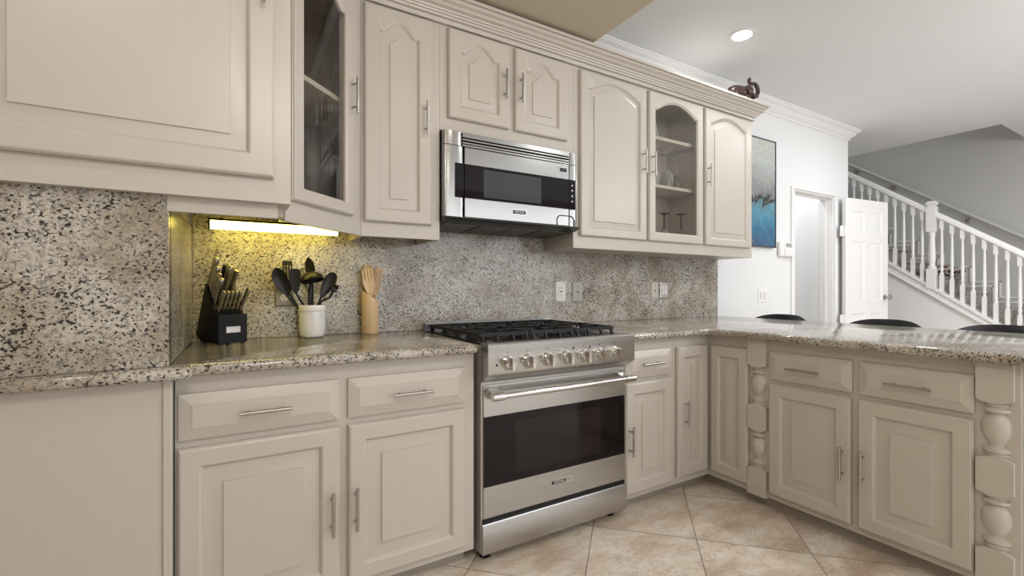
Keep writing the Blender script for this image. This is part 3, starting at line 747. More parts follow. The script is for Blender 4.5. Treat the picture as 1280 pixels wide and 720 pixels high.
for x, y in ((0.25,-0.51),(0.25,-0.23),(0.507,-0.37),(0.76,-0.51),(0.76,-0.23)):
    mb = MB(); mb.lathe([(0.055,0),(0.052,0.006),(0.036,0.008),(0.036,0.016),(0.030,0.019),(0,0.020)], (x,y,0.913), n=24); mb.build('burner', M['iron'], t)
# knobs
for i, x in enumerate((0.194,0.292,0.391,0.492,0.589,0.685,0.777)):
    z = 0.836; mb = MB()
    mb.lathe([(0.031,0),(0.031,0.004),(0.028,0.007),(0.027,0.010),(0.0255,0.011),(0.024,0.032),(0.022,0.035),(0,0.036)], (x,-0.782,z), (0,-1,0), 28)
    mb.box(x-0.006,x+0.006,-0.834,-0.816,z-0.0245,z+0.0245)
    k = mb.build('knob', M['chrome'], panel, smooth=30)
    m2 = MB(); m2.lathe([(0.0028,0),(0.0022,0.0006)], (x,-0.7822,z+0.043), (0,-1,0), 8); 
    m2.build('dial_mark', M['black'], panel)
for x, z in ((0.145,0.829),(0.534,0.874),(0.628,0.872)):
    m2 = MB(); m2.lathe([(0.005,0),(0.004,0.001),(0,0.0012)], (x,-0.7822,z), (0,-1,0), 12); m2.build('indicator', M['black'], panel)
# oven door
mb = MB(); mb.box(0.114,0.9015,-0.7229,-0.7168,0.188,0.7407); od = mb.build('oven_door', M['steel'], t, bevel=0.003)
mb = MB(); mb.box(0.1145,0.9005,-0.7242,-0.7225,0.3186,0.609); mb.build('black_glass', M['black_glass'], od)
mb = MB(); mb.box(0.265,0.745,-0.7248,-0.724,0.352,0.575); mb.build('window', M['window_glass'], od)
mb = MB(); mb.tube([(0.128,-0.785,0.703),(0.897,-0.785,0.703)], 0.0130, 18)
for x0, x1 in ((0.122,0.178),(0.848,0.904)): mb.tube([(x0,-0.785,0.703),(x1,-0.785,0.703)], 0.0175, 20)
for x in (0.155,0.870):
    mb.loft([[(x-0.022,y,0.703-a),(x+0.022,y,0.703-a),(x+0.022,y,0.703+a),(x-0.022,y,0.703+a)] for y,a in ((-0.723,0.022),(-0.745,0.014),(-0.785,0.010))])
mb.build('door_handle', M['chrome'], od, smooth=40)
# badge
F = frame((0.5135,-0.7233,0.2668), (1,0,0), (0,-1,0))
mb = MB(); box_f(mb, F, -0.058,0.058,-0.0105,0.0105,0,0.002); bd = mb.build('badge', M['chrome'], od)
mb = MB(); box_f(mb, F, -0.056,0.022,-0.0085,0.0085,0.002,0.0024); mb.build('badge_field', M['black'], bd)
text_mesh('badge_lettering', 'VIKING', 0.0195, lambda u,v,n: F(u-0.017,v,n+0.0026), M['plate_white'], bd, 0.0004, 0.98)
text_mesh('badge_lettering', 'D3', 0.0195, lambda u,v,n: F(u+0.040,v,n+0.0022), M['black'], bd, 0.0004, 1.0)
mb = MB(); mb.box(0.110,0.905,-0.7185,-0.7167,0.170,0.187); mb.build('shadow_gap', M['black'], t)  # black strip standing in for the shade between oven door and drawer
mb = MB()
pr = [(-0.7168,0.047),(-0.726,0.043),(-0.730,0.060),(-0.730,0.163),(-0.727,0.169),(-0.7168,0.169)]
mb.loft([[(x,y,z) for y,z in pr] for x in (0.108,0.908)]); mb.build('lower_drawer', M['steel'], t, smooth=30)
for x in (0.155,0.857):
    for y in (-0.655,-0.10):
        mb = MB(); mb.lathe([(0.026,0),(0.026,0.010),(0.018,0.014),(0.012,0.018),(0.012,0.046)], (x,y,0), n=20); mb.build('foot', M['black'], t)

# ------------------------------------------------------------------ microwave hood
t = thing('microwave', 'stainless over-the-range microwave with black glass door band', 'microwave', (0.495,-0.18,1.46))
XL, XR, YM = 0.090, 0.898, -0.360
mb = MB(); mb.box(XL,XR,-0.335,-0.0235,1.470,1.900); mb.build('body', M['black'], t)
def face_prof(x0, x1, r=0.02):      # plan outline of the bowed front
    return [(x0,-0.334),(x0,YM+0.014),(x0+0.006,YM+0.004),(x0+0.02,YM),(x1-0.02,YM),(x1-0.006,YM+0.004),(x1,YM+0.014),(x1,-0.334)]
Z3 = lambda u,v,n: Vector((u,v,n))
mb = MB(); mb.prism(face_prof(XL,0.186), Z3, 1.832, 1.899); mb.prism(face_prof(0.838,XR), Z3, 1.832, 1.899)
mb.box(0.186,0.838,YM,-0.334,1.876,1.899); mb.box(0.186,0.838,YM,-0.334,1.832,1.8405)
vp = mb.build('vent_grille', M['steel_hood'], t, smooth=30)
mb = MB(); mb.box(0.187,0.837,-0.340,-0.3345,1.8405,1.876); mb.build('vent_recess', M['black'], vp)
for z in (1.850,1.866):
    mb = MB(); mb.box(0.186,0.838,YM+0.002,-0.342,z-0.0045,z+0.0045); mb.build('vent_slat', M['steel_hood'], vp, bevel=0.002)
# left stile, door, right stile
mb = MB(); mb.prism(face_prof(XL,0.192), Z3, 1.486, 1.829); mb.build('left_stile', M['steel_hood'], t, smooth=30)
mb = MB(); mb.box(0.196,0.834,YM-0.001,-0.334,1.486,1.829); dr = mb.build('door', M['steel_hood'], t, bevel=0.003)
mb = MB(); mb.prism(face_prof(0.837,XR), Z3, 1.486, 1.829); rs = mb.build('control_stile', M['steel_hood'], t, smooth=30)
mb = MB(); mb.box(0.145,0.1925,YM-0.0016,-0.350,1.580,1.746); mb.build('black_glass', M['black_glass'], t)
mb = MB(); mb.box(0.1965,0.8335,YM-0.0026,-0.350,1.580,1.746); g = mb.build('black_glass', M['black_glass'], dr)
mb = MB(); mb.box(0.300,0.646,YM-0.0032,YM-0.0024,1.593,1.731); mb.build('window', M['mw_window'], g)
mb = MB(); mb.box(0.837,0.880,YM-0.0016,-0.350,1.580,1.746); cg = mb.build('black_glass', M['black_glass'], rs)
for z in (1.715,1.686,1.656,1.626):
    mb = MB(); mb.lathe([(0.005,0),(0.004,0.0012),(0,0.0014)], (0.857,YM-0.0016,z), (0,-1,0), 12); mb.build('button', M['plate_white'], cg)
mb = MB(); mb.box(0.763,0.824,YM-0.003,YM,1.777,1.810); ck = mb.build('clock', M['steel_v'], dr, bevel=0.001)
mb = MB(); mb.box(0.769,0.818,YM-0.0035,YM-0.0028,1.782,1.805); mb.build('display', M['screen'], ck)
F = frame((0.508,YM-0.001,1.536), (1,0,0), (0,-1,0))
mb = MB(); box_f(mb, F, -0.042,0.042,-0.0125,0.0125,0,0.002); bd = mb.build('badge', M['chrome'], dr)
mb = MB(); box_f(mb, F, -0.040,0.040,-0.0108,0.0108,0.002,0.0024); mb.build('badge_field', M['black'], bd)
text_mesh('badge_lettering', 'VIKING', 0.0195, lambda u,v,n: F(u,v,n+0.0026), M['plate_white'], bd, 0.0004, 0.98)
# finger pull outline at lower right
mb = MB(); pth = [(0.752,1.487)] + [(0.780-0.028*math.cos(a_), 1.516+0.026*math.sin(a_)) for a_ in [PI/2*i/6 for i in range(7)]] + [(0.842+0.028*math.sin(a_), 1.516+0.026*math.cos(a_)) for a_ in [PI/2*i/6 for i in range(7)]] + [(0.870,1.487)]
mb.tube([(x,YM-0.002,z) for x,z in pth], 0.0028, 6); mb.build('finger_pull', M['black'], t)
# lower tray with filters
mb = MB(); mb.loft([[(x,y,z) for y,z in ((-0.376,1.484),(-0.376,1.478),(-0.340,1.462),(-0.0235,1.450),(-0.0235,1.469),(-0.334,1.4695),(-0.334,1.484))] for x in (XL,XR+0.002)])
tr = mb.build('tray', M['black'], t)
for x0, x1 in ((0.115,0.30),(0.32,0.49),(0.50,0.67),(0.69,0.875)):
    mb = MB(); mb.loft([[(x,y,z) for y,z in ((-0.30,1.4595),(-0.06,1.4505),(-0.06,1.4475),(-0.30,1.4565))] for x in (x0,x1)]); mb.build('filter', M['filter'], tr)

# ------------------------------------------------------------------ knife block and knives
KA = math.radians(24); kc, ks = math.cos(KA), math.sin(KA)
KO = Vector((-0.818,-0.272,0.9145))
def KF(w, s, h): return KO + Vector((kc,ks,0))*w + Vector((-ks,kc,0))*s + Vector((0,0,h))
KW = 0.108
t = thing('knife_block', 'black wooden knife block in the left corner niche', 'knife block', KF(KW/2,0.1,0))
mb = MB(); pr = [(0.0,0.006),(0.165,0.006),(0.217,0.030),(0.120,0.245),(0.030,0.122),(0.0,0.120)]
mb.loft([[KF(w,s,h) for s,h in pr] for w in (0,KW)]); mb.build('body', M['black_wood'], t, smooth=20, bevel=0.002)
for w in (0.012,KW-0.012):
    for s in (0.012,0.15):
        mb = MB(); mb.lathe([(0.007,0),(0.007,0.0065)], KF(w,s,0), n=12); mb.build('foot', M['black_matte'], t)
mb = MB()
def q(w0,w1,h0,h1,s): return [KF(w0,s,h0),KF(w1,s,h0),KF(w1,s,h1),KF(w0,s,h1)]
mb.loft([q(0.028,0.080,0.048,0.072,0.001),q(0.028,0.080,0.048,0.072,-0.0025),q(0.0315,0.0765,0.0515,0.0685,-0.0025),q(0.0325,0.0755,0.0525,0.0675,-0.0008)])
mb.build('name_plate', M['plate_steel'], t)
kd = Vector((0, -0.105, 0.215)).normalized()      # blade direction (s,h)
def knife(w, s, h, L, wid, thick, label, group, black=False, name='kitchen_knife', tilt=0.0):
    A = (KF(tilt, kd.y, kd.z) - KF(0,0,0)).normalized(); Wd = KF(1,0,0)-KF(0,0,0)
    Dp = A.cross(Wd).normalized()
    B = KF(w,s,h) - A*0.015; rings = []
    prof = [(0.0,0.80),(0.06,0.82),(0.10,1.0),(0.25,0.92),(0.45,1.05),(0.65,0.88),(0.85,0.98),(0.96,1.02),(1.0,0.6)]
    for k, m in prof:
        c = B + A*((L+0.015)*k) + Dp*(0.004*math.sin(k*PI*1.6)); ring = []
        for j in range(12):
            th = 2*PI*j/12; ca, sa = math.cos(th), math.sin(th)
            ring.append(c + Dp*(wid/2*m*math.copysign(abs(ca)**0.6,ca)) + Wd*(thick/2*math.copysign(abs(sa)**0.6,sa)*(1 if k<1 else 0.6)))
        rings.append(ring)
    r = thing(name, label, 'knife', B, group)
    mb = MB(); mb.loft(rings); hd = mb.build('handle', M['black_matte'] if black else M['blade'], r, smooth=50)
    mb = MB(); mb.loft([[B+A*d+Dp*(x*wid*0.32)+Wd*(y*0.0008) for x,y in ((-1,-1),(1,-1),(1,1),(-1,1))] for d in (-0.045,0.004)]); mb.build('blade', M['steel'], r)
    if not black:
        mb = MB()
        for k in (0.3,0.55,0.8):
            mb.lathe([(0.0028,-thick/2-0.0006),(0.0028,thick/2+0.0006)], B+A*((L+0.015)*k), Wd, 8)
        mb.build('rivet', M['steel_v'], hd)
    return r
# points on the sloping top face, p = 0 at the front edge .. 1 at the top
def TP(p): return (0.030+0.090*p, 0.122+0.123*p)
G1 = 'big knives in the knife block'
for i, (p, L) in enumerate(((0.95,0.125),(0.755,0.112),(0.56,0.108),(0.365,0.112))):
    s, h = TP(p); knife(0.016, s, h, L, 0.0245, 0.019, ['tallest steel-handled knife at the back of the left row in the block','steel-handled knife second from the back in the left row of the block','steel-handled knife third from the back in the left row of the block','steel-handled knife at the front of the left row in the block'][i], G1)
s, h = TP(0.90); knife(0.052, s, h, 0.100, 0.022, 0.016, 'black shears handle standing behind the middle of the knife block', G1, True, 'kitchen_shears')
s, h = TP(0.66); knife(0.056, s, h, 0.130, 0.028, 0.020, 'steel-handled knife standing alone in the middle of the block top', G1)
s, h = TP(0.86); knife(0.094, s, h, 0.088, 0.030, 0.020, 'wide steel-handled knife at the back right of the block', G1)
for i in range(6):
    w = 0.016+0.0155*i; s, h = TP(0.05)
    knife(w, s, h, 0.098 if i < 5 else 0.112, 0.024, 0.0118, ['leftmost steel-handled steak knife in the front row of the block','second steak knife from the left in the front row of the block','third steak knife from the left in the front row of the block','fourth steak knife from the left in the front row of the block','fifth steak knife from the left in the front row of the block','rightmost steak knife sticking out highest in the front row of the block'][i], 'steak knives in the knife block', name='steak_knife', tilt=0.0 if i < 5 else 0.12)

# ------------------------------------------------------------------ crock with utensils
CX, CY, CZ = -0.456, -0.095, 0.9145
mb = MB()
mb.lathe([(0.045,0),(0.051,0.004),(0.055,0.015),(0.058,0.05),(0.058,0.118),(0.060,0.120),(0.061,0.124),(0.061,0.144),(0.059,0.148),(0.055,0.148),(0.053,0.143),(0.052,0.02),(0.0,0.012)], (CX,CY,CZ), n=40)
tag(mb.build('utensil_crock', M['ceramic'], smooth=40), 'white ceramic crock full of black utensils on the worktop', 'crock')
FRONT = Vector((-0.12,-0.993,0.02)).normalized()   # the heads of the utensils face the room
def head_loft(mb, B, T, prof, face=None, th=0.004, cup=0.0, mi=0, w_off=0.0):
    """flat or dished head from B to T: prof (k, half width, dish)"""
    A = (T-B); L = A.length; A = A.normalized(); view = face or FRONT
    Wd = A.cross(view).normalized(); Nn = Wd.cross(A).normalized()
    rings = []
    for k, hw, dz in prof:
        c = B+A*(L*k); top = []; bot = []
        for j in range(9):
            x = -1+2*j/8; o = dz*(x*x-1)
            top.append(c+Wd*(hw*x+w_off)+Nn*(o+th/2)); bot.append(c+Wd*(hw*x+w_off)+Nn*(o-th/2))
        rings.append(top+bot[::-1])
    mb.loft(rings, mi=mi)
    return A, Wd, Nn
GU = 'black utensils in the white crock'
def utensil(name, label, base, neck, tip, prof, mat, group, r=0.0055, th=0.004, face=None, extra=None, cat='utensil'):
    root = thing(name, label, cat, base, group)
    mb = MB(); base, neck, tip = Vector(base), Vector(neck), Vector(tip)
    mb.tube([base, base.lerp(neck,0.5), neck, neck+(tip-neck)*0.06], [r,r,r*0.85,r*0.7], 10); mb.build('shaft', mat, root)
    mb = MB(); fr = head_loft(mb, neck, tip, prof, face, th)
    if extra: extra(mb, neck, tip, fr)
    mb.build('head', mat, root, smooth=60)
    return root
spoon = [(0,0.006,0),(0.10,0.010,0.002),(0.25,0.022,0.006),(0.45,0.030,0.010),(0.65,0.032,0.011),(0.82,0.027,0.008),(0.94,0.015,0.003),(1,0.004,0)]
bmat = M['black_matte']
def B0(dx, dy): return (CX+dx, CY+dy, CZ+0.022)
utensil('spoon','black serving spoon leaning furthest left in the white crock', B0(0.03,-0.01), Vector((-0.5587,-0.1000,1.1010)), Vector((-0.6108,-0.1100,1.2298)), spoon, bmat, GU)
def slots(mb, neck, tip, fr): pass
def slotted(name, label, base, neck, tip, hw, mat, group, n=4, taper=0.8):
    root = thing(name, label, 'utensil', base, group); base, neck, tip = Vector(base), Vector(neck), Vector(tip)
    mb = MB(); mb.tube([base, base.lerp(neck,0.5), neck, neck.lerp(tip,0.06)], [0.0055,0.0055,0.0048,0.004], 10); mb.build('shaft', mat, root)
    mb = MB(); h = hw
    head_loft(mb, neck, neck.lerp(tip,0.30), [(0,0.006,0),(0.4,h*0.75,0),(1,h*taper,0)], None, 0.0035)
    head_loft(mb, neck.lerp(tip,0.86), tip, [(0,h,0),(0.7,h,0),(1,h*0.86,0)], None, 0.0035)
    for i in range(n):
        x = -1+2*i/(n-1); head_loft(mb, neck.lerp(tip,0.28), neck.lerp(tip,0.88), [(0,h*0.14,0),(1,h*0.16,0)], None, 0.0035, w_off=x*h*0.80)
    mb.build('head', mat, root, smooth=60); return root
slotted('slotted_turner','black slotted turner standing at the back left of the white crock', B0(0.01,0.02), Vector((-0.5529,-0.0700,1.1188)), Vector((-0.5580,-0.0500,1.2665)), 0.021, bmat, GU)
utensil('turner','black solid turner leaning left in the middle of the white crock', B0(0.03,0.0), Vector((-0.5272,-0.1150,1.1191)), Vector((-0.5338,-0.1150,1.2277)), [(0,0.006,0),(0.15,0.014,0),(0.35,0.020,0.001),(0.8,0.024,0.002),(0.95,0.021,0.001),(1,0.014,0)], bmat, GU)
# whisk
def whisk():
    root = thing('whisk','black wire whisk behind the ladle in the white crock','utensil', B0(0,0.01), GU)
    base, neck, tip = Vector(B0(0,0.01)), Vector((-0.4691,-0.0750,1.1334)), Vector((-0.4959,-0.0700,1.2339))
    mb = MB(); mb.tube([base,neck],0.006,10); mb.build('shaft', bmat, root)
    A = (tip-neck); L = A.length; A.normalize(); a_ = A.orthogonal().normalized(); b_ = A.cross(a_)
    mb = MB()
    for k in range(5):
        d = a_*math.cos(PI*k/5)+b_*math.sin(PI*k/5)
        mb.tube([neck + A*(L*(1-math.cos(u))/2*1.0) + d*(0.024*math.sin(u)**0.9*(0.6+0.4*(1-math.cos(u))/2)*(1 if sgn>0 else -1)) for sgn in (1,) for u in [PI*i/14 for i in range(15)]],0.0012,6)
        mb.tube([neck + A*(L*(1-math.cos(u))/2) - d*(0.024*math.sin(u)**0.9*(0.6+0.4*(1-math.cos(u))/2)) for u in [PI*i/14 for i in range(15)]],0.0012,6)
    mb.build('wires', bmat, root)
whisk()
# big spoon standing behind, edge-on
utensil('spoon','black deep spoon standing tallest at the back of the white crock', B0(0.0,0.02), Vector((-0.4499,-0.0600,1.1711)), Vector((-0.4696,-0.0500,1.2843)), [(0,0.006,0),(0.2,0.018,0.006),(0.5,0.030,0.012),(0.8,0.026,0.010),(1,0.006,0)], bmat, GU, face=Vector((-0.75,-0.4,0.5)).normalized())
# ladle: round bowl facing the viewer, tipped down
def ladle():
    c = Vector((-0.4614,-0.1250,1.1812))
    root = thing('ladle','black ladle with its round bowl over the front of the white crock','utensil', B0(0.0,-0.02), GU)
    mb = MB(); mb.tube([Vector(B0(0.0,-0.02)), Vector((-0.4728,-0.1350,1.0752)), Vector((-0.4688,-0.1300,1.1335)), c+Vector((0,0.02,-0.005))], 0.008, 10); mb.build('shaft', bmat, root)
    ax = Vector((0.15,-0.25,-0.95)).normalized(); mb = MB()
    R = 0.052
    mb.lathe([(0.0,-0.034),(R*0.45,-0.030),(R*0.75,-0.020),(R*0.95,-0.005),(R*1.0,0.008),(R*0.95,0.008),(R*0.88,-0.003),(R*0.70,-0.016),(R*0.4,-0.026),(0,-0.030)], c, ax, 28)
    mb.build('bowl', bmat, root, smooth=60)
ladle()
utensil('spoon','black oval spoon leaning right in the white crock', B0(-0.02,-0.01), Vector((-0.4231,-0.1200,1.0963)), Vector((-0.3635,-0.1200,1.2124)), [(0,0.006,0),(0.08,0.010,0.002),(0.25,0.019,0.006),(0.5,0.0265,0.009),(0.75,0.027,0.009),(0.92,0.020,0.005),(1,0.008,0)], bmat, GU)
def fork():
    root = thing('pasta_server','black toothed server drooping lowest at the right of the white crock','utensil', B0(-0.02,0.01), GU)
    nk = Vector((-0.3800,-0.0900,1.0953))
    mb = MB(); mb.tube([Vector(B0(-0.02,0.01)), Vector((-0.4189,-0.0900,1.0769)), nk, Vector((-0.3621,-0.0900,1.1332))], 0.006, 10); mb.build('shaft', bmat, root)
    mb = MB(); head_loft(mb, nk.lerp(Vector((-0.3621,-0.0900,1.1332)),0.6), Vector((-0.3477,-0.0900,1.1562)), [(0,0.006,0),(0.4,0.014,0.003),(1,0.012,0.002)], None, 0.004)
    for end in ((-0.3350,-0.1000,1.1520), (-0.3390,-0.1000,1.1370), (-0.3570,-0.1000,1.1640)): mb.tube([Vector((-0.3549,-0.0900,1.1447)), Vector(end)], [0.004,0.002], 8)
    mb.build('head', bmat, root)
fork()
# outlet behind the crock, then bamboo holder
BX, BY = -0.186, -0.068
mb = MB(); n = 32; rr = 0.0415
def cut(th): return 0.188 + 0.024*math.cos(th-math.radians(165))
def bring(r, zf): return [(BX+r*math.cos(2*PI*j/n), BY+r*math.sin(2*PI*j/n), zf(2*PI*j/n)) for j in range(n)]
mb.loft([bring(rr-0.002,lambda a_:CZ), bring(rr,lambda a_:CZ+0.003), bring(rr,lambda a_:CZ+cut(a_)-0.001), bring(rr-0.002,lambda a_:CZ+cut(a_)), bring(rr-0.006,lambda a_:CZ+cut(a_)-0.001), bring(rr-0.007,lambda a_:CZ+0.012)])
tag(mb.build('bamboo_holder', M['bamboo'], smooth=40), 'pale bamboo cylinder with a slanted rim right of the white crock', 'utensil holder')
GW = 'wooden utensils in the bamboo holder'
def WB(dx, dy): return (BX+dx, BY+dy, CZ+0.018)
def wfork(name, label, base, neck, tip, hw, mat, slots_at, spoonlike):
    root = thing(name, label, 'utensil', base, GW); base, neck, tip = Vector(base), Vector(neck), Vector(tip)
    mb = MB(); mb.tube([base, neck, neck.lerp(tip,0.1)], [0.006,0.0065,0.007], 10); mb.build('shaft', mat, root)
    mb = MB()
    if slots_at:
        head_loft(mb, neck, neck.lerp(tip,0.55), [(0,0.0075,0),(0.3,hw*0.55,0.001),(0.7,hw*0.92,0.002),(1,hw,0.002)], None, 0.005)
        for x in (-0.86,-0.29,0.29,0.86):
            head_loft(mb, neck.lerp(tip,0.54), neck.lerp(tip, 1.0-0.10*abs(x) if spoonlike else 0.90), [(0,hw*0.20 if abs(x)<.5 else hw*.15,0),(0.8,hw*0.19 if abs(x)<.5 else hw*.13,0),(1,hw*0.11,0)], None, 0.005, w_off=x*hw*(0.98 if abs(x)>.5 else 1.0)*0.93)
        if not spoonlike: head_loft(mb, neck.lerp(tip,0.88), tip, [(0,hw,0),(1,hw*0.9,0)], None, 0.005)
    else:
        head_loft(mb, neck, tip, [(0,0.0075,0),(0.2,hw*0.5,0.002),(0.45,hw*0.95,0.004),(0.7,hw,0.004),(0.9,hw*0.7,0.002),(1,hw*0.25,0)], None, 0.005)
    mb.build('head', mat, root, smooth=50)
wfork('wooden_spoon','dark-edged wooden spoon hidden behind the fork in the bamboo holder', WB(0.0,0.014), Vector((-0.1858,-0.0560,1.1168)), Vector((-0.1942,-0.0500,1.2575)), 0.034, M['bamboo_d'], False, True)
wfork('wooden_fork','pale wooden fork with round head at the left of the bamboo holder', WB(-0.002,-0.012), Vector((-0.1876,-0.0800,1.1011)), Vector((-0.2069,-0.0880,1.2436)), 0.028, M['bamboo'], True, True)
wfork('wooden_spatula','pale slotted wooden spatula leaning right in the bamboo holder', WB(-0.010,0.0), Vector((-0.1654,-0.0700,1.0927)), Vector((-0.1385,-0.0660,1.2380)), 0.020, M['bamboo_d'], True, False)

# ------------------------------------------------------------------ outlets and switches
def plate(name, label, x0, x1, z0, z1, y, mat, kind, cat='outlet'):
    F = frame(((x0+x1)/2, y, (z0+z1)/2), (1,0,0), (0,-1,0)); w, h = (x1-x0)/2, (z1-z0)/2
    r = thing(name, label, cat, ((x0+x1)/2, y, z0))
    mb = MB(); mb.loft([[F(sx*(w-d),sz_*(h-d),n) for sx,sz_ in ((-1,-1),(1,-1),(1,1),(-1,1))] for d,n in ((0,0),(0,0.003),(0.006,0.007))]); mb.build('cover', mat, r, smooth=20)
    sl = MB(); ins = MB()
    if kind == 'duplex':
        for zc in (-0.021,0.021):
            ins.lathe([(0.0165,0),(0.0165,0.0025)], F(0,zc,0.0065), (0,-1,0), 20)
            for u in (-0.0065,0.0065): box_f(sl, F, u-0.0012,u+0.0012,zc-0.001,zc+0.0075,0.008,0.0094)
            sl.lathe([(0.0024,0),(0.0024,0.0014)], F(0,zc-0.008,0.008), (0,-1,0), 10)
    elif kind == 'gfci':
        box_f(ins, F, -0.0165,0.0165,-0.034,0.034,0.0065,0.009)
        for zc in (-0.022,0.022):
            for u in (-0.0065,0.0065): box_f(sl, F, u-0.0012,u+0.0012,zc-0.003,zc+0.005,0.0088,0.0096)
        box_f(sl, F, -0.008,0.008,-0.004,0.004,0.0088,0.0096)
    elif kind == 'toggle':
        box_f(ins, F, -0.004,0.004,-0.004,0.009,0.006,0.018); box_f(sl, F, -0.0055,0.0055,-0.012,0.012,0.0066,0.0075)
        for zc in (-0.03,0.03): sl.lathe([(0.003,0),(0.003,0.001)], F(0,zc,0.0066), (0,-1,0), 10)
    elif kind == 'rockers':
        for u in (-w*0.38,w*0.38): box_f(ins, F, u-0.013,u+0.013,-0.033,0.033,0.0065,0.010); box_f(sl, F, u-0.0015,u+0.0015,-0.003,0.003,0.0098,0.0106)
    elif kind == 'jack':
        box_f(sl, F, -0.006,0.006,-0.008,0.004,0.0066,0.008)
        for zc in (-0.042,-0.022,0.026,0.042): sl.lathe([(0.003,0),(0.003,0.001)], F(0,zc,0.0066), (0,-1,0), 10)
    if ins.v: ins.build('insert', M['plate_cream'] if kind == 'toggle' else M['plate_white'], r)
    if sl.v: sl.build('slot', M['slot'], r)
    return r
plate('wall_outlet','duplex outlet in a steel plate half hidden behind the white crock', -0.608,-0.530,1.056,1.178,-0.0225,M['plate_shaded'],'duplex')
plate('wall_outlet','white outlet nearest the range on the granite splashback', 0.985,1.068,1.053,1.183,-0.0225,M['plate_white'],'gfci')
plate('jack_plate','grey jack plate just right of the white outlet on the splashback', 1.122,1.206,1.051,1.183,-0.0225,M['plate_grey'],'jack')
plate('wall_plate','almond blank plate left of the steel switch near the splashback end', 1.853,1.924,1.064,1.183,-0.0225,M['plate_cream'],'jack')
plate('light_switch','steel-framed toggle switch nearest the splashback right end', 1.946,2.026,1.063,1.189,-0.0225,M['plate_steel'],'rockers','switch')
plate('light_switch','white double rocker switch on the white wall below the thermostat', 3.222,3.362,1.010,1.134,-0.0005,M['trim'],'rockers','switch')
# thermostat
t = thing('thermostat','white thermostat with small grey display beside the doorway','thermostat',(3.65,-0.01,1.43))
mb = MB(); mb.box(3.528,3.760,-0.030,-0.0005,1.432,1.572); mb.build('case', M['trim'], t, bevel=0.012)
mb = MB(); mb.box(3.625,3.720,-0.0325,-0.029,1.524,1.558); mb.build('display', M['plate_grey'], t)
mb = MB(); mb.box(3.60,3.755,-0.036,-0.0295,1.438,1.512); mb.build('cover', M['trim'], t, bevel=0.005)
# painting
t = thing('painting','tall abstract blue and grey painting in a thin dark frame on the white wall','painting',(3.23,-0.02,1.508))
mb = MB(); mb.box(3.02,3.452,-0.026,-0.012,1.516,2.464); pc = mb.build('canvas', M['art'], t)
mb = MB(); mb.box(3.01,3.020,-0.032,-0.001,1.507,2.473); mb.box(3.452,3.461,-0.032,-0.001,1.507,2.473); mb.box(3.02,3.452,-0.032,-0.001,1.507,1.516); mb.box(3.02,3.452,-0.032,-0.001,2.464,2.473); mb.build('frame', M['frame_dark'], t)

# recessed ceiling light
t = thing('recessed_light','round lit recessed light in the white ceiling','ceiling light',(2.14,-0.55,2.83))
mb = MB(); mb.lathe([(0.085,0),(0.085,-0.004),(0.068,-0.006),(0.060,-0.002),(0.060,0)], (2.14,-0.55,2.8295), n=40); mb.build('ring', M['trim'], t)
mb = MB(); mb.lathe([(0.059,0),(0.059,-0.003),(0,-0.0035)], (2.14,-0.55,2.829), n=40); mb.build('lamp', M['lamp'], t)

# ------------------------------------------------------------------ elephant on the cabinet top
def elephant():
    r = thing('elephant_figurine','dark bronze elephant figurine with raised trunk on top of the wall cabinet','figurine',(2.48,-0.335,2.53))
    ex, ey, ez = 2.47, -0.335, 2.531
    mb = MB()
    # body and head as one lofted form along +X
    sec = [(-0.150,0.040,0.006,0.008),(-0.140,0.048,0.030,0.030),(-0.10,0.055,0.042,0.045),(-0.05,0.060,0.046,0.050),(0.0,0.064,0.043,0.048),(0.035,0.074,0.034,0.040),(0.06,0.090,0.039,0.044),(0.09,0.092,0.036,0.042),(0.115,0.080,0.022,0.027),(0.13,0.074,0.016,0.018)]
    mb.loft([[ (ex+x, ey+w*math.cos(2*PI*j/16), ez+z+h*math.sin(2*PI*j/16)) for j in range(16)] for x,z,w,h in sec])
    tr = [(0.115,0.072),(0.148,0.066),(0.184,0.080),(0.203,0.112),(0.196,0.148),(0.166,0.168),(0.132,0.163),(0.108,0.155),(0.092,0.166),(0.090,0.184),(0.102,0.192)]
    mb.tube([(ex+x,ey,ez+z) for x,z in tr], [0.022,0.020,0.0175,0.016,0.0150,0.0140,0.0125,0.012,0.0125,0.013,0.010], 14)
    for x in (-0.10,0.02):
        for s_ in (-1,1):
            mb.lathe([(0.019,0),(0.020,0.006),(0.016,0.02),(0.018,0.06)], (ex+x,ey+s_*0.024,ez), n=14)
    mb.build('body', M['bronze'], r, smooth=60)
    for s_ in (-1,1):
        mb = MB(); rings = []
        for k in range(7):
            a_ = k/6; rings.append([(ex+0.055-0.055*a_+0.004*math.cos(2*PI*j/14), ey+s_*(0.030+0.022*math.sin(a_*PI*0.6))+s_*0.004*math.cos(2*PI*j/14), ez+0.085-0.012*a_+(0.040*math.sin(PI*(0.25+0.7*a_)))*math.sin(2*PI*j/14)) for j in range(14)])
        mb.loft(rings); mb.build('ear', M['bronze'], r, smooth=60)
        mb = MB(); mb.tube([(ex+0.118,ey+s_*0.017,ez+0.060),(ex+0.140,ey+s_*0.020,ez+0.056),(ex+0.155,ey+s_*0.019,ez+0.064)], [0.005,0.004,0.0015], 8); mb.build('tusk', M['bronze'], r)
    mb = MB(); mb.tube([(ex-0.145,ey,ez+0.05),(ex-0.165,ey,ez+0.045),(ex-0.178,ey,ez+0.03)], [0.005,0.004,0.002], 8); mb.build('tail', M['bronze'], r)
elephant()

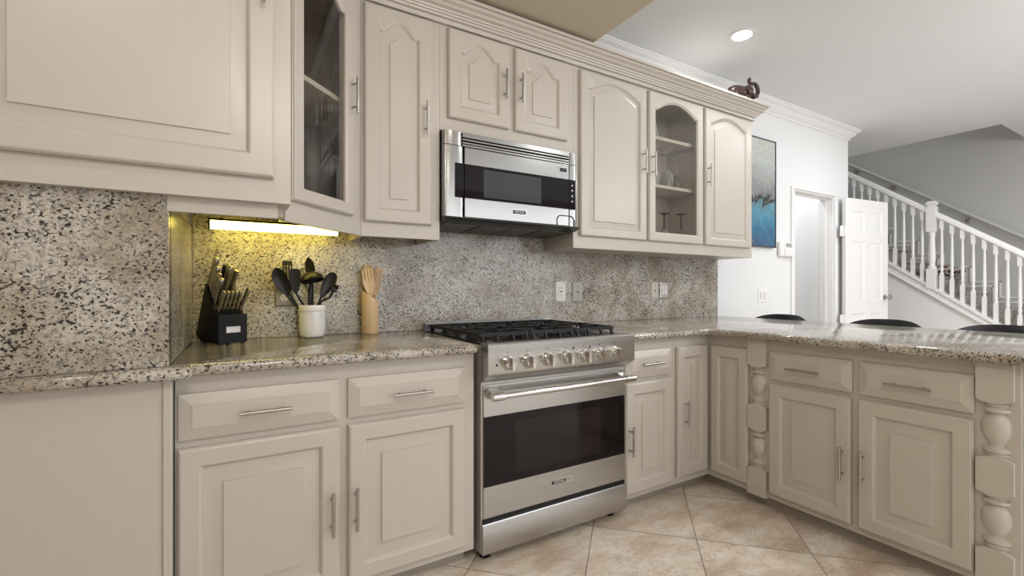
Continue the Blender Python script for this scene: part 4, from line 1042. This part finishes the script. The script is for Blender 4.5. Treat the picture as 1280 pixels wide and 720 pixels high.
# ------------------------------------------------------------------ stemware and picture in the glazed cabinet
def wine_glass(name, label, x, y, z, H, R, black, group):
    r = thing(name, label, 'glass', (x,y,z), group)
    # upside down: rim at z, foot on top
    bh = H*0.52
    mb = MB(); mb.lathe([(R*0.78,0),(R*0.92,bh*0.25),(R,bh*0.5),(R*0.86,bh*0.75),(R*0.45,bh*0.95),(0.006,bh),(0.004,bh*0.99),(R*0.43,bh*0.93),(R*0.84,bh*0.74),(R*0.97,bh*0.5),(R*0.89,bh*0.25),(R*0.755,0)], (x,y,z), n=28); mb.build('bowl', M['glass'], r, smooth=60)
    mb = MB(); mb.lathe([(0.006,0),(0.0042,0.015),(0.0040,H-bh-0.012),(0.009,H-bh-0.006),(R*0.92,H-bh-0.002),(R*0.92,H-bh),(0,H-bh)], (x,y,z+bh), n=28); mb.build('stem', M['black'] if black else M['glass'], r, smooth=50)
    return r
GS = 'upturned wine glasses in the glazed cabinet'
wine_glass('wine_glass','large clear upturned wine glass in the middle of the glazed cabinet shelf', 1.815,-0.19,1.8285,0.275,0.050,False,GS)
wine_glass('wine_glass','slim clear upturned wine glass at the right of the middle cabinet shelf', 2.000-0.03,-0.16,1.8285,0.265,0.040,False,GS)
wine_glass('wine_glass','clear upturned wine glass half hidden by the left stile on the middle cabinet shelf', 1.675,-0.20,1.8285,0.270,0.044,False,GS)
wine_glass('goblet','black-stemmed goblet at the right of the cabinet bottom', 1.975,-0.19,1.4355,0.235,0.040,True,GS)
wine_glass('goblet','black-stemmed goblet in the middle of the cabinet bottom', 1.800,-0.19,1.4355,0.225,0.042,True,GS)
wine_glass('goblet','black-stemmed goblet at the left of the cabinet bottom', 1.690,-0.17,1.4355,0.235,0.040,True,GS)
t = thing('picture_frame','small white-framed blue picture leaning on the top cabinet shelf','picture',(1.72,-0.16,2.146))
F = frame((1.50+0.03,-0.20,2.147), (0.97,0.24,0), (0.22,-0.90,0.12), (-0.0,0.2,0.98))
mb = MB(); box_f(mb, F, 0,0.30,0,0.195,-0.012,0); mb.build('mount', M['plate_white'], t)
mb = MB()
for u0,u1,v0,v1 in ((0,0.30,0,0.02),(0,0.30,0.175,0.195),(0,0.02,0.02,0.175),(0.28,0.30,0.02,0.175)): box_f(mb, F, u0,u1,v0,v1,0.0,0.008)
mb.build('frame', M['plate_white'], t)
mb = MB(); box_f(mb, F, 0.021,0.279,0.021,0.174,0.0005,0.002); mb.build('print', M['blue'], t)

# ------------------------------------------------------------------ bar stools beyond the peninsula
def stool(x, y, label, group):
    r = thing('bar_stool', label, 'stool', (x,y,0), group)
    mb = MB(); mb.lathe([(0.0,0),(0.20,0.0),(0.235,0.012),(0.24,0.035),(0.225,0.06),(0.14,0.07),(0,0.072)], (x,y,0.60), n=32); mb.build('seat', M['stool'], r, smooth=60)
    mb = MB(); rings = []
    for i in range(29):
        a_ = -1.25+2.5*i/28; k = abs(a_)/1.25; top = 0.936-0.110*k**2.8; bot = 0.66
        ri, ro = 0.245, 0.275
        c, s_ = math.cos(a_), math.sin(a_)
        pr = [(ri,bot),(ri-0.003,(bot+top)/2),(ri+0.004,top-0.008),((ri+ro)/2,top),(ro-0.002,top-0.010),(ro,(bot+top)/2),(ro,bot)]
        rings.append([(x+rr_*c, y+rr_*s_, z) for rr_, z in pr])
    mb.loft(rings); mb.build('backrest', M['stool'], r, smooth=60)
    for sx in (-1,1):
        for sy in (-1,1):
            mb = MB(); mb.tube([(x+sx*0.12,y+sy*0.12,0.605),(x+sx*0.19,y+sy*0.19,0.0)], [0.018,0.012], 10); mb.build('leg', M['wood_dark'], r)
    mb = MB(); c = 0.163
    mb.tube([(x-c,y-c,0.24),(x+c,y-c,0.24),(x+c,y+c,0.24),(x-c,y+c,0.24),(x-c,y-c,0.24)], 0.008, 8); mb.build('footrest', M['nickel'], r)
    return r
GB = 'bar stools behind the peninsula'
s0 = stool(2.67,-0.40,'black curved-back bar stool nearest the white wall behind the peninsula', GB)
dup(s0, (2.67,-1.07,0), 0, 'black curved-back bar stool in front of the open white door', GB)
dup(s0, (2.67,-1.62,0), 0, 'black curved-back bar stool at the right edge below the stairs', GB)
